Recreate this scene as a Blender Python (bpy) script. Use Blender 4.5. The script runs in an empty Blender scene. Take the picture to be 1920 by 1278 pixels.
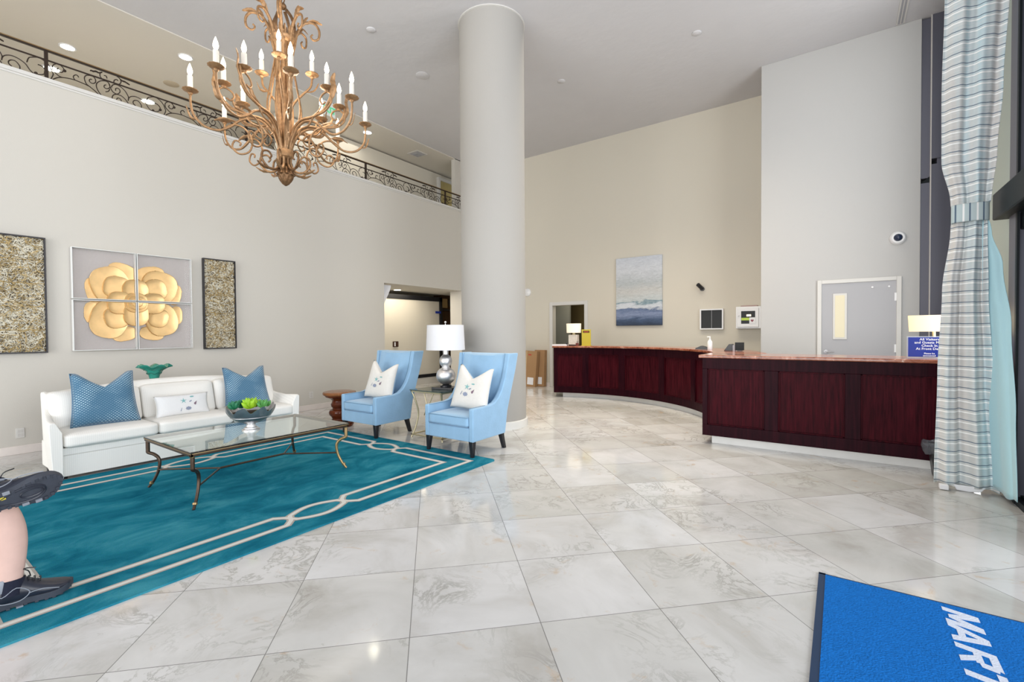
import bpy, bmesh, math, random
from mathutils import Vector, Matrix
random.seed(7)
PI = math.pi
SC = bpy.context.scene
COL = SC.collection

# ------------------------------------------------------------------ camera
H = 1.381
PITCH, ROLL, YAW = 0.0182, -0.0073, 0.6160
def cam_axes():
    fw = Vector((-math.sin(YAW), math.cos(YAW), 0)); r = Vector((math.cos(YAW), math.sin(YAW), 0)); u = Vector((0, 0, 1))
    F = fw * math.cos(PITCH) - u * math.sin(PITCH); U = u * math.cos(PITCH) + fw * math.sin(PITCH)
    R = r * math.cos(ROLL) + U * math.sin(ROLL); U2 = U * math.cos(ROLL) - r * math.sin(ROLL)
    return F, R, U2
F_, R_, U_ = cam_axes()
cd = bpy.data.cameras.new('camera'); cam = bpy.data.objects.new('camera', cd); COL.objects.link(cam)
cd.sensor_width = 36.0; cd.lens = 869.75 / 1920 * 36.0; cd.clip_start = 0.05; cd.clip_end = 200
m = Matrix((R_, U_, -F_)).transposed().to_4x4(); m.translation = Vector((0, 0, H)); cam.matrix_world = m
SC.camera = cam

# ------------------------------------------------------------------ world, daylight, exposure
SC.view_settings.view_transform = 'Standard'; SC.view_settings.look = 'None'
SC.view_settings.gamma = 1.0; SC.view_settings.use_curve_mapping = False
SC.view_settings.exposure = 0.0
w = bpy.data.worlds.new('world'); SC.world = w; w.use_nodes = True
bg = w.node_tree.nodes['Background']; bg.inputs[0].default_value = (0.78, 0.88, 1.0, 1); bg.inputs[1].default_value = 0.9
SC.cycles.max_bounces = 10; SC.cycles.diffuse_bounces = 6; SC.cycles.glossy_bounces = 4
SC.cycles.transmission_bounces = 8; SC.cycles.sample_clamp_indirect = 6.0
SC.cycles.use_denoising = True
def area(name, loc, tgt, sx, sy, power, col, spread=PI):
    l = bpy.data.lights.new(name, 'AREA'); l.shape = 'RECTANGLE'; l.size = sx; l.size_y = sy; l.energy = power; l.color = col; l.spread = spread
    o = bpy.data.objects.new(name, l); COL.objects.link(o); o.location = loc
    o.rotation_euler = (Vector(tgt) - Vector(loc)).to_track_quat('-Z', 'Y').to_euler(); return o
# daylight entering the glazed side of the lobby (beside the camera) and the glazed front behind it
area('daylight_side', (6.5, -0.6, 2.2), (-6, 2.2, 3.0), 9.0, 6.5, 1200, (0.955, 0.97, 1.0))
area('daylight_side_far', (1.10, 6.85, 2.9), (-6, 7.2, 2.9), 1.9, 5.6, 120, (0.95, 0.975, 1.0))
area('daylight_front', (-3.6, -9.5, 2.0), (-3.6, 5, 3.2), 11.0, 6.5, 1330, (1.0, 0.985, 0.96))
area('passage_light', (-8.6, 7.6, 2.44), (-8.6, 7.6, 0), 0.8, 2.0, 28, (1.0, 0.90, 0.74))
area('balcony_light', (-9.2, 3.2, 5.80), (-9.2, 3.2, 0), 1.4, 7.5, 60, (1.0, 0.94, 0.86))
area('desk_overhead_fill', (-3.0, 7.0, 5.90), (-3.0, 7.2, 0), 4.4, 2.4, 165, (1.0, 0.90, 0.74), math.radians(95))  # unseen overhead fill, added to brighten the far floor around the counters
area('balcony_room_light', (-8.7, 11.4, 5.68), (-8.7, 11.4, 0), 0.6, 0.6, 10, (1.0, 0.86, 0.6))
area('back_room_fill', (-5.6, 10.9, 2.55), (-5.6, 11.2, 0), 0.8, 0.5, 9, (1.0, 0.93, 0.75))  # added fill that lifts the dark room behind the doorway, no fitting modelled

# ------------------------------------------------------------------ helpers
def tag(o, label=None, cat=None, group=None, kind=None):
    if label: o['label'] = label
    if cat: o['category'] = cat
    if group: o['group'] = group
    if kind: o['kind'] = kind
    return o
def thing(name, label, cat, loc=(0, 0, 0), rotz=0.0, group=None):
    o = bpy.data.objects.new(name, None); COL.objects.link(o); o.empty_display_size = 0.1
    o.location = loc; o.rotation_euler = (0, 0, rotz)
    return tag(o, label, cat, group)
class MB:
    """collects shapes; every mesh part is one MB"""
    def __init__(s): s.v = []; s.f = []; s.m = []; s.mi = 0
    def add(s, vs, fs):
        b = len(s.v); s.v += [tuple(p) for p in vs]
        for q in fs: s.f.append(tuple(b + i for i in q)); s.m.append(s.mi)
        return s
    def box(s, x0, x1, y0, y1, z0, z1):
        return s.add([(x0, y0, z0), (x1, y0, z0), (x1, y1, z0), (x0, y1, z0), (x0, y0, z1), (x1, y0, z1), (x1, y1, z1), (x0, y1, z1)],
                     [(0, 3, 2, 1), (4, 5, 6, 7), (0, 1, 5, 4), (1, 2, 6, 5), (2, 3, 7, 6), (3, 0, 4, 7)])
    def tube(s, pts, r, n=8, flat=1.0, closed=False, cap=True):
        P = [Vector(p) for p in pts]; N = len(P)
        rr = r if isinstance(r, (list, tuple)) else [r] * N
        vs = []; up = None
        for i in range(N):
            if closed: t = (P[(i + 1) % N] - P[i - 1])
            else: t = P[min(i + 1, N - 1)] - P[max(i - 1, 0)]
            if t.length < 1e-9: t = Vector((0, 0, 1))
            t.normalize()
            if up is None: up = t.orthogonal().normalized()
            up = (up - t * up.dot(t))
            if up.length < 1e-6: up = t.orthogonal()
            up.normalize(); sd = t.cross(up)
            for k in range(n):
                a = 2 * PI * k / n; vs.append(P[i] + up * (math.cos(a) * rr[i]) + sd * (math.sin(a) * rr[i] * flat))
        fs = []
        for i in range(N if closed else N - 1):
            j = (i + 1) % N
            for k in range(n): fs.append((i * n + k, i * n + (k + 1) % n, j * n + (k + 1) % n, j * n + k))
        if cap and not closed: fs.append(tuple(range(n - 1, -1, -1))); fs.append(tuple((N - 1) * n + k for k in range(n)))
        return s.add(vs, fs)
    def lathe(s, prof, c=(0, 0, 0), n=32, wob=None, sx=1.0, sy=1.0, cap=True):
        vs = []; N = len(prof)
        for (r, z) in prof:
            for k in range(n):
                a = 2 * PI * k / n; q = wob(a, r, z) if wob else (r, z)
                vs.append((c[0] + q[0] * math.cos(a) * sx, c[1] + q[0] * math.sin(a) * sy, c[2] + q[1]))
        fs = [(i * n + k, i * n + (k + 1) % n, (i + 1) * n + (k + 1) % n, (i + 1) * n + k) for i in range(N - 1) for k in range(n)]
        if cap and prof[0][0] > 1e-6: fs.append(tuple(range(n - 1, -1, -1)))
        if cap and prof[-1][0] > 1e-6: fs.append(tuple((N - 1) * n + k for k in range(n)))
        return s.add(vs, fs)
    def frame(s, a0, a1, z0, z1, f, d0, d1, axis='y', bottom=True):
        """picture frame without overlapping corners; axis = direction of its depth"""
        L = [(a0, a0 + f, z0, z1), (a1 - f, a1, z0, z1), (a0 + f, a1 - f, z1 - f, z1)] + ([(a0 + f, a1 - f, z0, z0 + f)] if bottom else [])
        for p, q, r, t in L:
            if axis == 'y': s.box(p, q, d0, d1, r, t)
            else: s.box(d0, d1, p, q, r, t)
        return s
    def prism(s, poly, lo, hi, axis='x'):
        """poly = list of 2d points; extruded along axis between lo and hi"""
        def mk(a, b, t):
            return (t, a, b) if axis == 'x' else ((a, t, b) if axis == 'y' else (a, b, t))
        n = len(poly); vs = [mk(a, b, lo) for a, b in poly] + [mk(a, b, hi) for a, b in poly]
        fs = [tuple(range(n - 1, -1, -1)), tuple(range(n, 2 * n))] + [(i, (i + 1) % n, n + (i + 1) % n, n + i) for i in range(n)]
        return s.add(vs, fs)
    def grid(s, fn, nu, nv, wrapu=False):
        vs = [fn(i / (nu if wrapu else nu - 1), j / (nv - 1)) for j in range(nv) for i in range(nu)]
        fs = [(j * nu + i, j * nu + (i + 1) % nu, (j + 1) * nu + (i + 1) % nu, (j + 1) * nu + i) for j in range(nv - 1) for i in range(nu if wrapu else nu - 1)]
        return s.add(vs, fs)
    def ball(s, c, r, n=12, sz=1.0):
        return s.lathe([(max(1e-7, r * math.sin(PI * i / n)), -r * sz * math.cos(PI * i / n)) for i in range(n + 1)], c, n * 2)
    def xf(s, M):
        s.v = [tuple(M @ Vector(p)) for p in s.v]; return s
def obj(name, mb, mat, parent=None, world=False, smooth=None, bevel=0, seg=2, sub=0, label=None, fix=True):
    me = bpy.data.meshes.new(name); vs = mb.v
    if world and parent is not None:
        Mi = (Matrix.Translation(parent.location) @ parent.rotation_euler.to_matrix().to_4x4()).inverted()
        pp = parent
        while pp.parent is not None:
            pp = pp.parent; Mi = Mi @ (Matrix.Translation(pp.location) @ pp.rotation_euler.to_matrix().to_4x4()).inverted()
        vs = [tuple(Mi @ Vector(p)) for p in vs]
    me.from_pydata(vs, [], mb.f)
    mats = mat if isinstance(mat, (list, tuple)) else [mat]
    for q in mats: me.materials.append(q)
    if len(mats) > 1: me.polygons.foreach_set('material_index', mb.m)
    if fix:
        b = bmesh.new(); b.from_mesh(me); bmesh.ops.recalc_face_normals(b, faces=b.faces); b.to_mesh(me); b.free()
    if smooth is not None:
        me.polygons.foreach_set('use_smooth', [True] * len(me.polygons))
        if smooth < 179: me.set_sharp_from_angle(angle=math.radians(smooth))
    me.update()
    o = bpy.data.objects.new(name, me); COL.objects.link(o)
    if parent is not None: o.parent = parent
    if bevel:
        q = o.modifiers.new('bevel', 'BEVEL'); q.width = bevel; q.segments = seg; q.limit_method = 'ANGLE'; q.angle_limit = math.radians(40); q.harden_normals = False
        me.polygons.foreach_set('use_smooth', [True] * len(me.polygons)); me.set_sharp_from_angle(angle=math.radians(50))
    if sub:
        q = o.modifiers.new('subsurf', 'SUBSURF'); q.levels = sub; q.render_levels = sub
        me.polygons.foreach_set('use_smooth', [True] * len(me.polygons))
    if label: o['label'] = label
    return o
def struct(name, mb, mat, **k):
    o = obj(name, mb, mat, **k); o['kind'] = 'structure'; return o
def copy_tree(o, parent=None):
    c = o.copy(); COL.objects.link(c)
    if parent is not None: c.parent = parent
    for ch in list(o.children):
        copy_tree(ch, c)
    return c
def bez(pts, n=6):
    """Catmull-Rom through points"""
    P = [Vector(p) for p in pts]; out = []
    for i in range(len(P) - 1):
        a = P[max(i - 1, 0)]; b = P[i]; c = P[i + 1]; d = P[min(i + 2, len(P) - 1)]
        for k in range(n):
            t = k / n
            out.append(0.5 * ((2 * b) + (c - a) * t + (2 * a - 5 * b + 4 * c - d) * t * t + (3 * b - a - 3 * c + d) * t ** 3))
    out.append(P[-1]); return out
def lerp(a, b, t): return a + (b - a) * t
def text_mb(s, size, thick, place, bold=0.0, shear=0.0, align='LEFT', res=4):
    """built-in font -> MB; place maps (x, y, z) text coordinates to a world point"""
    c = bpy.data.curves.new('text', 'FONT'); c.body = s; c.size = size; c.extrude = thick; c.offset = bold; c.shear = shear
    c.align_x = align; c.resolution_u = res; c.space_line = 0.9
    o = bpy.data.objects.new('text', c); COL.objects.link(o)
    dg = bpy.context.evaluated_depsgraph_get(); me = o.evaluated_get(dg).to_mesh()
    mb = MB(); mb.add([place(*v.co) for v in me.vertices], [tuple(p.vertices) for p in me.polygons])
    o.evaluated_get(dg).to_mesh_clear(); bpy.data.objects.remove(o); bpy.data.curves.remove(c)
    return mb

# ------------------------------------------------------------------ materials
def new_mat(name):
    m = bpy.data.materials.new(name); m.use_nodes = True
    return m, m.node_tree, m.node_tree.nodes, m.node_tree.links, m.node_tree.nodes['Principled BSDF']
def mat(name, col, rough=0.5, metal=0.0, spec=0.5, emis=None, es=0.0, nscale=0, namt=0.0, bump=0.0, bscale=60, sheen=0.0, coat=0.0, trans=0.0, ior=1.45, alpha=1.0, stretch=(1, 1, 1)):
    m, nt, N, L, P = new_mat(name)
    P.inputs['Base Color'].default_value = (*col, 1); P.inputs['Roughness'].default_value = rough; P.inputs['Metallic'].default_value = metal
    P.inputs['Specular IOR Level'].default_value = spec; P.inputs['Sheen Weight'].default_value = sheen; P.inputs['Coat Weight'].default_value = coat
    P.inputs['Transmission Weight'].default_value = trans; P.inputs['IOR'].default_value = ior; P.inputs['Alpha'].default_value = alpha
    if emis: P.inputs['Emission Color'].default_value = (*emis, 1); P.inputs['Emission Strength'].default_value = es
    if nscale or bump:
        tc = N.new('ShaderNodeTexCoord'); mp = N.new('ShaderNodeMapping'); mp.inputs['Scale'].default_value = stretch
        L.new(tc.outputs['Object'], mp.inputs[0])
    if nscale:
        n = N.new('ShaderNodeTexNoise'); n.inputs['Scale'].default_value = nscale; n.inputs['Detail'].default_value = 4
        L.new(mp.outputs[0], n.inputs['Vector'])
        r = N.new('ShaderNodeMixRGB'); r.inputs[1].default_value = (*[c * (1 - namt) for c in col], 1); r.inputs[2].default_value = (*[min(1, c * (1 + namt)) for c in col], 1)
        L.new(n.outputs['Fac'], r.inputs[0]); L.new(r.outputs[0], P.inputs['Base Color'])
    if bump:
        n2 = N.new('ShaderNodeTexNoise'); n2.inputs['Scale'].default_value = bscale; n2.inputs['Detail'].default_value = 3
        L.new(mp.outputs[0], n2.inputs['Vector'])
        b = N.new('ShaderNodeBump'); b.inputs['Strength'].default_value = bump; b.inputs['Distance'].default_value = 0.01
        L.new(n2.outputs['Fac'], b.inputs['Height']); L.new(b.outputs[0], P.inputs['Normal'])
    return m
def ramp(N, stops):
    r = N.new('ShaderNodeValToRGB'); e = r.color_ramp.elements
    while len(e) > 1: e.remove(e[0])
    e[0].position = stops[0][0]; e[0].color = (*stops[0][1], 1)
    for p, c in stops[1:]:
        q = e.new(p); q.color = (*c, 1)
    return r
def mth(N, L, op, a, b=None, c=None):
    n = N.new('ShaderNodeMath'); n.operation = op
    for i, x in enumerate((a, b, c)):
        if x is None: continue
        if isinstance(x, (int, float)): n.inputs[i].default_value = x
        else: L.new(x, n.inputs[i])
    return n.outputs[0]
def mixc(N, L, f, a, b, mode='MIX'):
    n = N.new('ShaderNodeMixRGB'); n.blend_type = mode
    for i, x in enumerate((f, a, b)):
        if isinstance(x, tuple): n.inputs[i].default_value = (*x, 1)
        elif isinstance(x, (int, float)): n.inputs[i].default_value = x
        else: L.new(x, n.inputs[i])
    return n.outputs[0]

def marble_floor():
    m, nt, N, L, P = new_mat('marble_tiles')
    tc = N.new('ShaderNodeTexCoord'); sp = N.new('ShaderNodeSeparateXYZ'); L.new(tc.outputs['Object'], sp.inputs[0])
    s = math.sqrt(0.5) / 0.61
    gi = mth(N, L, 'ADD', mth(N, L, 'MULTIPLY', mth(N, L, 'ADD', sp.outputs[0], sp.outputs[1]), s), 0.1918)
    gj = mth(N, L, 'ADD', mth(N, L, 'MULTIPLY', mth(N, L, 'SUBTRACT', sp.outputs[1], sp.outputs[0]), s), -3.4948)
    fi = mth(N, L, 'FRACT', gi); fj = mth(N, L, 'FRACT', gj); ci = mth(N, L, 'FLOOR', gi); cj = mth(N, L, 'FLOOR', gj)
    cell = N.new('ShaderNodeCombineXYZ'); L.new(ci, cell.inputs[0]); L.new(cj, cell.inputs[1])
    wn = N.new('ShaderNodeTexWhiteNoise'); wn.noise_dimensions = '3D'; L.new(cell.outputs[0], wn.inputs['Vector'])
    off = N.new('ShaderNodeVectorMath'); off.operation = 'MULTIPLY_ADD'; L.new(wn.outputs['Color'], off.inputs[0]); off.inputs[1].default_value = (9, 9, 9); L.new(tc.outputs['Object'], off.inputs[2])
    def noise(sc, det, rg=0.6, dist=0.0, vec=None):
        n = N.new('ShaderNodeTexNoise'); n.inputs['Scale'].default_value = sc; n.inputs['Detail'].default_value = det; n.inputs['Roughness'].default_value = rg; n.inputs['Distortion'].default_value = dist
        L.new(vec or off.outputs[0], n.inputs['Vector']); return n.outputs['Fac']
    cloud = noise(1.7, 5, 0.6, 0.6)
    base = ramp(N, [(0.30, (0.47, 0.455, 0.43)), (0.48, (0.58, 0.575, 0.565)), (0.68, (0.66, 0.655, 0.65))]); L.new(cloud, base.inputs[0])
    tint = ramp(N, [(0.0, (0.88, 0.87, 0.84)), (0.5, (0.98, 0.97, 0.96)), (1.0, (1.04, 1.04, 1.06))]); L.new(wn.outputs['Value'], tint.inputs[0])
    c = mixc(N, L, 1.0, base.outputs[0], tint.outputs[0], 'MULTIPLY')
    vn = noise(3.2, 8, 0.68, 1.6)
    v1 = mth(N, L, 'SUBTRACT', 1.0, mth(N, L, 'MULTIPLY', mth(N, L, 'ABSOLUTE', mth(N, L, 'SUBTRACT', vn, 0.5)), 26)); v1 = mth(N, L, 'MAXIMUM', v1, 0.0)
    msk = noise(1.3, 2); msk2 = ramp(N, [(0.50, (0, 0, 0)), (0.62, (1, 1, 1))]); L.new(msk, msk2.inputs[0])
    c = mixc(N, L, mth(N, L, 'MULTIPLY', mth(N, L, 'MULTIPLY', v1, msk2.outputs[0]), 0.7), c, (0.30, 0.29, 0.26))
    tn = noise(4.5, 7, 0.7, 0.8); tr = ramp(N, [(0.60, (0, 0, 0)), (0.70, (1, 1, 1))]); L.new(tn, tr.inputs[0])
    c = mixc(N, L, mth(N, L, 'MULTIPLY', tr.outputs[0], 0.6), c, (0.52, 0.38, 0.25))
    gn = noise(0.8, 4, 0.6, 0.4); gr = ramp(N, [(0.55, (0, 0, 0)), (0.72, (1, 1, 1))]); L.new(gn, gr.inputs[0])
    c = mixc(N, L, mth(N, L, 'MULTIPLY', gr.outputs[0], 0.25), c, (0.52, 0.53, 0.48))
    dn = noise(24, 3, 0.6, 0.2); dr = ramp(N, [(0.70, (0, 0, 0)), (0.76, (1, 1, 1))]); L.new(dn, dr.inputs[0])
    c = mixc(N, L, mth(N, L, 'MULTIPLY', dr.outputs[0], 0.35), c, (0.33, 0.30, 0.26))
    def edge(f): return mth(N, L, 'MINIMUM', f, mth(N, L, 'SUBTRACT', 1.0, f))
    e = mth(N, L, 'MINIMUM', edge(fi), edge(fj)); ln = mth(N, L, 'LESS_THAN', e, 0.0033)
    c = mixc(N, L, mth(N, L, 'MULTIPLY', ln, 0.85), c, (0.16, 0.155, 0.145))
    L.new(c, P.inputs['Base Color']); P.inputs['Specular IOR Level'].default_value = 0.5
    rr = ramp(N, [(0.0, (0.055,) * 3), (1.0, (0.12,) * 3)]); L.new(cloud, rr.inputs[0]); L.new(rr.outputs[0], P.inputs['Roughness'])
    return m
def granite(name):
    m, nt, N, L, P = new_mat(name)
    tc = N.new('ShaderNodeTexCoord'); n = N.new('ShaderNodeTexNoise'); n.inputs['Scale'].default_value = 9; n.inputs['Detail'].default_value = 7; n.inputs['Roughness'].default_value = 0.7; n.inputs['Distortion'].default_value = 1.0
    L.new(tc.outputs['Object'], n.inputs['Vector'])
    r = ramp(N, [(0.33, (0.14, 0.035, 0.018)), (0.50, (0.30, 0.10, 0.055)), (0.62, (0.42, 0.18, 0.115)), (0.68, (0.70, 0.58, 0.50))]); L.new(n.outputs['Fac'], r.inputs[0])
    L.new(r.outputs[0], P.inputs['Base Color']); P.inputs['Roughness'].default_value = 0.12; return m
def wood(name, a, b, rough=0.38, scale=(26, 26, 1.6), coat=0.0):
    m, nt, N, L, P = new_mat(name)
    tc = N.new('ShaderNodeTexCoord'); mp = N.new('ShaderNodeMapping'); mp.inputs['Scale'].default_value = scale; L.new(tc.outputs['Object'], mp.inputs[0])
    n = N.new('ShaderNodeTexNoise'); n.inputs['Scale'].default_value = 1.6; n.inputs['Detail'].default_value = 6; n.inputs['Roughness'].default_value = 0.65
    L.new(mp.outputs[0], n.inputs['Vector']); r = ramp(N, [(0.3, a), (0.7, b)]); L.new(n.outputs['Fac'], r.inputs[0])
    L.new(r.outputs[0], P.inputs['Base Color']); P.inputs['Roughness'].default_value = rough; P.inputs['Coat Weight'].default_value = coat; P.inputs['Coat Roughness'].default_value = 0.15; P.inputs['Specular IOR Level'].default_value = 0.05
    return m
def rug_mat():
    m, nt, N, L, P = new_mat('teal_rug')
    tc = N.new('ShaderNodeTexCoord'); mp = N.new('ShaderNodeMapping'); mp.inputs['Scale'].default_value = (1.3, 0.8, 1); mp.inputs['Rotation'].default_value = (0, 0, 0.5)
    L.new(tc.outputs['Object'], mp.inputs[0])
    n = N.new('ShaderNodeTexNoise'); n.inputs['Scale'].default_value = 2.6; n.inputs['Detail'].default_value = 6; n.inputs['Roughness'].default_value = 0.62; n.inputs['Distortion'].default_value = 0.7
    L.new(mp.outputs[0], n.inputs['Vector'])
    r = ramp(N, [(0.30, (0.006, 0.095, 0.155)), (0.5, (0.017, 0.172, 0.245)), (0.70, (0.052, 0.265, 0.335))]); L.new(n.outputs['Fac'], r.inputs[0])
    n2 = N.new('ShaderNodeTexNoise'); n2.inputs['Scale'].default_value = 220; L.new(tc.outputs['Object'], n2.inputs['Vector'])
    c = mixc(N, L, 0.35, r.outputs[0], n2.outputs['Color'], 'SOFT_LIGHT')
    L.new(c, P.inputs['Base Color']); P.inputs['Roughness'].default_value = 0.95; P.inputs['Specular IOR Level'].default_value = 0.0
    b = N.new('ShaderNodeBump'); b.inputs['Strength'].default_value = 0.35; b.inputs['Distance'].default_value = 0.006; L.new(n2.outputs['Fac'], b.inputs['Height']); L.new(b.outputs[0], P.inputs['Normal'])
    return m
def dots_mat(name, base, dot, kx, kz, thr, rough=0.8, sheen=0.3):
    """staggered woven dots in object x / z"""
    m, nt, N, L, P = new_mat(name)
    tc = N.new('ShaderNodeTexCoord'); sp = N.new('ShaderNodeSeparateXYZ'); L.new(tc.outputs['Object'], sp.inputs[0])
    a = mth(N, L, 'COSINE', mth(N, L, 'MULTIPLY', sp.outputs[0], kx)); b = mth(N, L, 'COSINE', mth(N, L, 'MULTIPLY', sp.outputs[2], kz))
    p = mth(N, L, 'MULTIPLY', a, b); p = mth(N, L, 'GREATER_THAN', p, thr)
    n = N.new('ShaderNodeTexNoise'); n.inputs['Scale'].default_value = 5; n.inputs['Detail'].default_value = 3; L.new(tc.outputs['Object'], n.inputs['Vector'])
    r = ramp(N, [(0.42, (0.25,) * 3), (0.60, (1.0,) * 3)]); L.new(n.outputs['Fac'], r.inputs[0])
    c = mixc(N, L, mth(N, L, 'MULTIPLY', p, r.outputs[0]), base, dot)
    L.new(c, P.inputs['Base Color']); P.inputs['Roughness'].default_value = rough; P.inputs['Sheen Weight'].default_value = sheen
    return m
def ribbed_mat(name, col, axis=1, k=230.0, amt=0.10):
    m, nt, N, L, P = new_mat(name)
    tc = N.new('ShaderNodeTexCoord'); sp = N.new('ShaderNodeSeparateXYZ'); L.new(tc.outputs['Object'], sp.inputs[0])
    a = mth(N, L, 'SINE', mth(N, L, 'MULTIPLY', sp.outputs[axis], k)); a = mth(N, L, 'MULTIPLY_ADD', a, 0.5, 0.5)
    c = mixc(N, L, a, tuple(q * (1 - amt) for q in col), col)
    n = N.new('ShaderNodeTexNoise'); n.inputs['Scale'].default_value = 90; L.new(tc.outputs['Object'], n.inputs['Vector'])
    L.new(c, P.inputs['Base Color']); P.inputs['Roughness'].default_value = 0.9; P.inputs['Specular IOR Level'].default_value = 0.2
    b = N.new('ShaderNodeBump'); b.inputs['Strength'].default_value = 0.25; b.inputs['Distance'].default_value = 0.004; L.new(n.outputs['Fac'], b.inputs['Height']); L.new(b.outputs[0], P.inputs['Normal'])
    return m
def curtain_mat():
    m, nt, N, L, P = new_mat('striped_curtain')
    tc = N.new('ShaderNodeTexCoord'); sp = N.new('ShaderNodeSeparateXYZ'); L.new(tc.outputs['Object'], sp.inputs[0])
    nz = N.new('ShaderNodeTexNoise'); nz.inputs['Scale'].default_value = 3.0; L.new(tc.outputs['Object'], nz.inputs['Vector'])
    z = mth(N, L, 'MULTIPLY_ADD', nz.outputs['Fac'], 0.03, sp.outputs[2])
    f = mth(N, L, 'FRACT', mth(N, L, 'DIVIDE', z, 0.0915))
    mp = N.new('ShaderNodeMapping'); mp.inputs['Scale'].default_value = (3.0, 3.0, 170); L.new(tc.outputs['Object'], mp.inputs[0])
    n = N.new('ShaderNodeTexNoise'); n.inputs['Scale'].default_value = 1.0; n.inputs['Detail'].default_value = 2; L.new(mp.outputs[0], n.inputs['Vector'])
    mp2 = N.new('ShaderNodeMapping'); mp2.inputs['Scale'].default_value = (9.0, 1.0, 0.25); L.new(tc.outputs['Object'], mp2.inputs[0])
    n3 = N.new('ShaderNodeTexNoise'); n3.inputs['Scale'].default_value = 1.0; L.new(mp2.outputs[0], n3.inputs['Vector'])
    zone = ramp(N, [(0.42, (0.60, 0.585, 0.56)), (0.58, (0.50, 0.64, 0.68))]); L.new(n3.outputs['Fac'], zone.inputs[0])
    sl = ramp(N, [(0.48, (0, 0, 0)), (0.62, (1, 1, 1))]); L.new(n.outputs['Fac'], sl.inputs[0])
    c = mixc(N, L, mth(N, L, 'MULTIPLY', sl.outputs[0], 0.5), zone.outputs[0], (0.72, 0.71, 0.70))
    c = mixc(N, L, mth(N, L, 'COMPARE', f, 0.5, 0.058), c, (0.90, 0.90, 0.88))
    c = mixc(N, L, mth(N, L, 'COMPARE', f, 0.78, 0.036), c, (0.10, 0.15, 0.21))
    L.new(c, P.inputs['Base Color']); P.inputs['Roughness'].default_value = 0.75; P.inputs['Sheen Weight'].default_value = 0.2
    return m
def band_mat():
    m, nt, N, L, P = new_mat('tieback_stripes')
    tc = N.new('ShaderNodeTexCoord'); sp = N.new('ShaderNodeSeparateXYZ'); L.new(tc.outputs['Object'], sp.inputs[0])
    f = mth(N, L, 'FRACT', mth(N, L, 'DIVIDE', sp.outputs[0], 0.085))
    c = mixc(N, L, mth(N, L, 'COMPARE', f, 0.3, 0.07), (0.48, 0.57, 0.58), (0.88, 0.88, 0.86))
    c = mixc(N, L, mth(N, L, 'COMPARE', f, 0.75, 0.06), c, (0.10, 0.15, 0.21))
    L.new(c, P.inputs['Base Color']); P.inputs['Roughness'].default_value = 0.75; return m
def sea_painting():
    m, nt, N, L, P = new_mat('sea_painting')
    tc = N.new('ShaderNodeTexCoord'); sp = N.new('ShaderNodeSeparateXYZ'); L.new(tc.outputs['Object'], sp.inputs[0])
    mp = N.new('ShaderNodeMapping'); mp.inputs['Scale'].default_value = (1.4, 1.0, 5.0); L.new(tc.outputs['Object'], mp.inputs[0])
    n = N.new('ShaderNodeTexNoise'); n.inputs['Scale'].default_value = 1.6; n.inputs['Detail'].default_value = 8; n.inputs['Roughness'].default_value = 0.62; n.inputs['Distortion'].default_value = 0.8
    L.new(mp.outputs[0], n.inputs['Vector'])
    t = mth(N, L, 'ADD', mth(N, L, 'DIVIDE', sp.outputs[2], 1.54), mth(N, L, 'MULTIPLY', mth(N, L, 'SUBTRACT', n.outputs['Fac'], 0.5), 0.22))
    r = ramp(N, [(0.0, (0.018, 0.032, 0.065)), (0.08, (0.05, 0.085, 0.16)), (0.17, (0.20, 0.25, 0.38)), (0.235, (0.09, 0.135, 0.24)), (0.27, (0.58, 0.61, 0.64)), (0.305, (0.52, 0.56, 0.60)), (0.335, (0.15, 0.24, 0.28)), (0.36, (0.48, 0.52, 0.52)), (0.50, (0.50, 0.50, 0.48)), (0.62, (0.42, 0.45, 0.46)), (0.8, (0.55, 0.57, 0.60)), (1.0, (0.50, 0.53, 0.58))]); L.new(t, r.inputs[0])
    n2 = N.new('ShaderNodeTexNoise'); n2.inputs['Scale'].default_value = 5; n2.inputs['Detail'].default_value = 9; n2.inputs['Roughness'].default_value = 0.7; n2.inputs['Distortion'].default_value = 1.4; L.new(mp.outputs[0], n2.inputs['Vector'])
    c = mixc(N, L, 0.95, r.outputs[0], n2.outputs['Fac'], 'SOFT_LIGHT')
    L.new(c, P.inputs['Base Color']); P.inputs['Roughness'].default_value = 0.6; return m

M = {}
M['floor'] = marble_floor()
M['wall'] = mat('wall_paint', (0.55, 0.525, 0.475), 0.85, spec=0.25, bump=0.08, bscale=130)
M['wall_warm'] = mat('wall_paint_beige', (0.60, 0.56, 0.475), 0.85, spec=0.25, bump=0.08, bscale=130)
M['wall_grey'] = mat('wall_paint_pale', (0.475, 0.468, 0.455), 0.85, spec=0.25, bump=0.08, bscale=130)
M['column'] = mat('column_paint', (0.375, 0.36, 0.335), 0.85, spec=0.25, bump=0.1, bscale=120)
M['ceiling'] = mat('ceiling_plaster', (0.56, 0.552, 0.56), 0.9, spec=0.2, bump=0.35, bscale=9, nscale=3, namt=0.03)
M['trim'] = mat('white_trim_paint', (0.60, 0.585, 0.555), 0.45)
M['basestone'] = mat('marble_baseboard', (0.72, 0.66, 0.62), 0.25, nscale=5, namt=0.10)
M['plinth'] = mat('marble_plinth', (0.72, 0.71, 0.68), 0.2, nscale=6, namt=0.08)
M['iron'] = mat('wrought_iron', (0.035, 0.022, 0.015), 0.45, metal=0.5)
M['goldrail'] = mat('gilded_rail_edge', (0.30, 0.20, 0.09), 0.4, metal=0.6)
M['mahog'] = wood('mahogany', (0.012, 0.001, 0.003), (0.062, 0.006, 0.011))
M['mahogf'] = wood('mahogany_frame', (0.010, 0.0015, 0.004), (0.028, 0.004, 0.008), 0.34)
M['granite'] = granite('red_granite')
M['rug'] = rug_mat()
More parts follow.
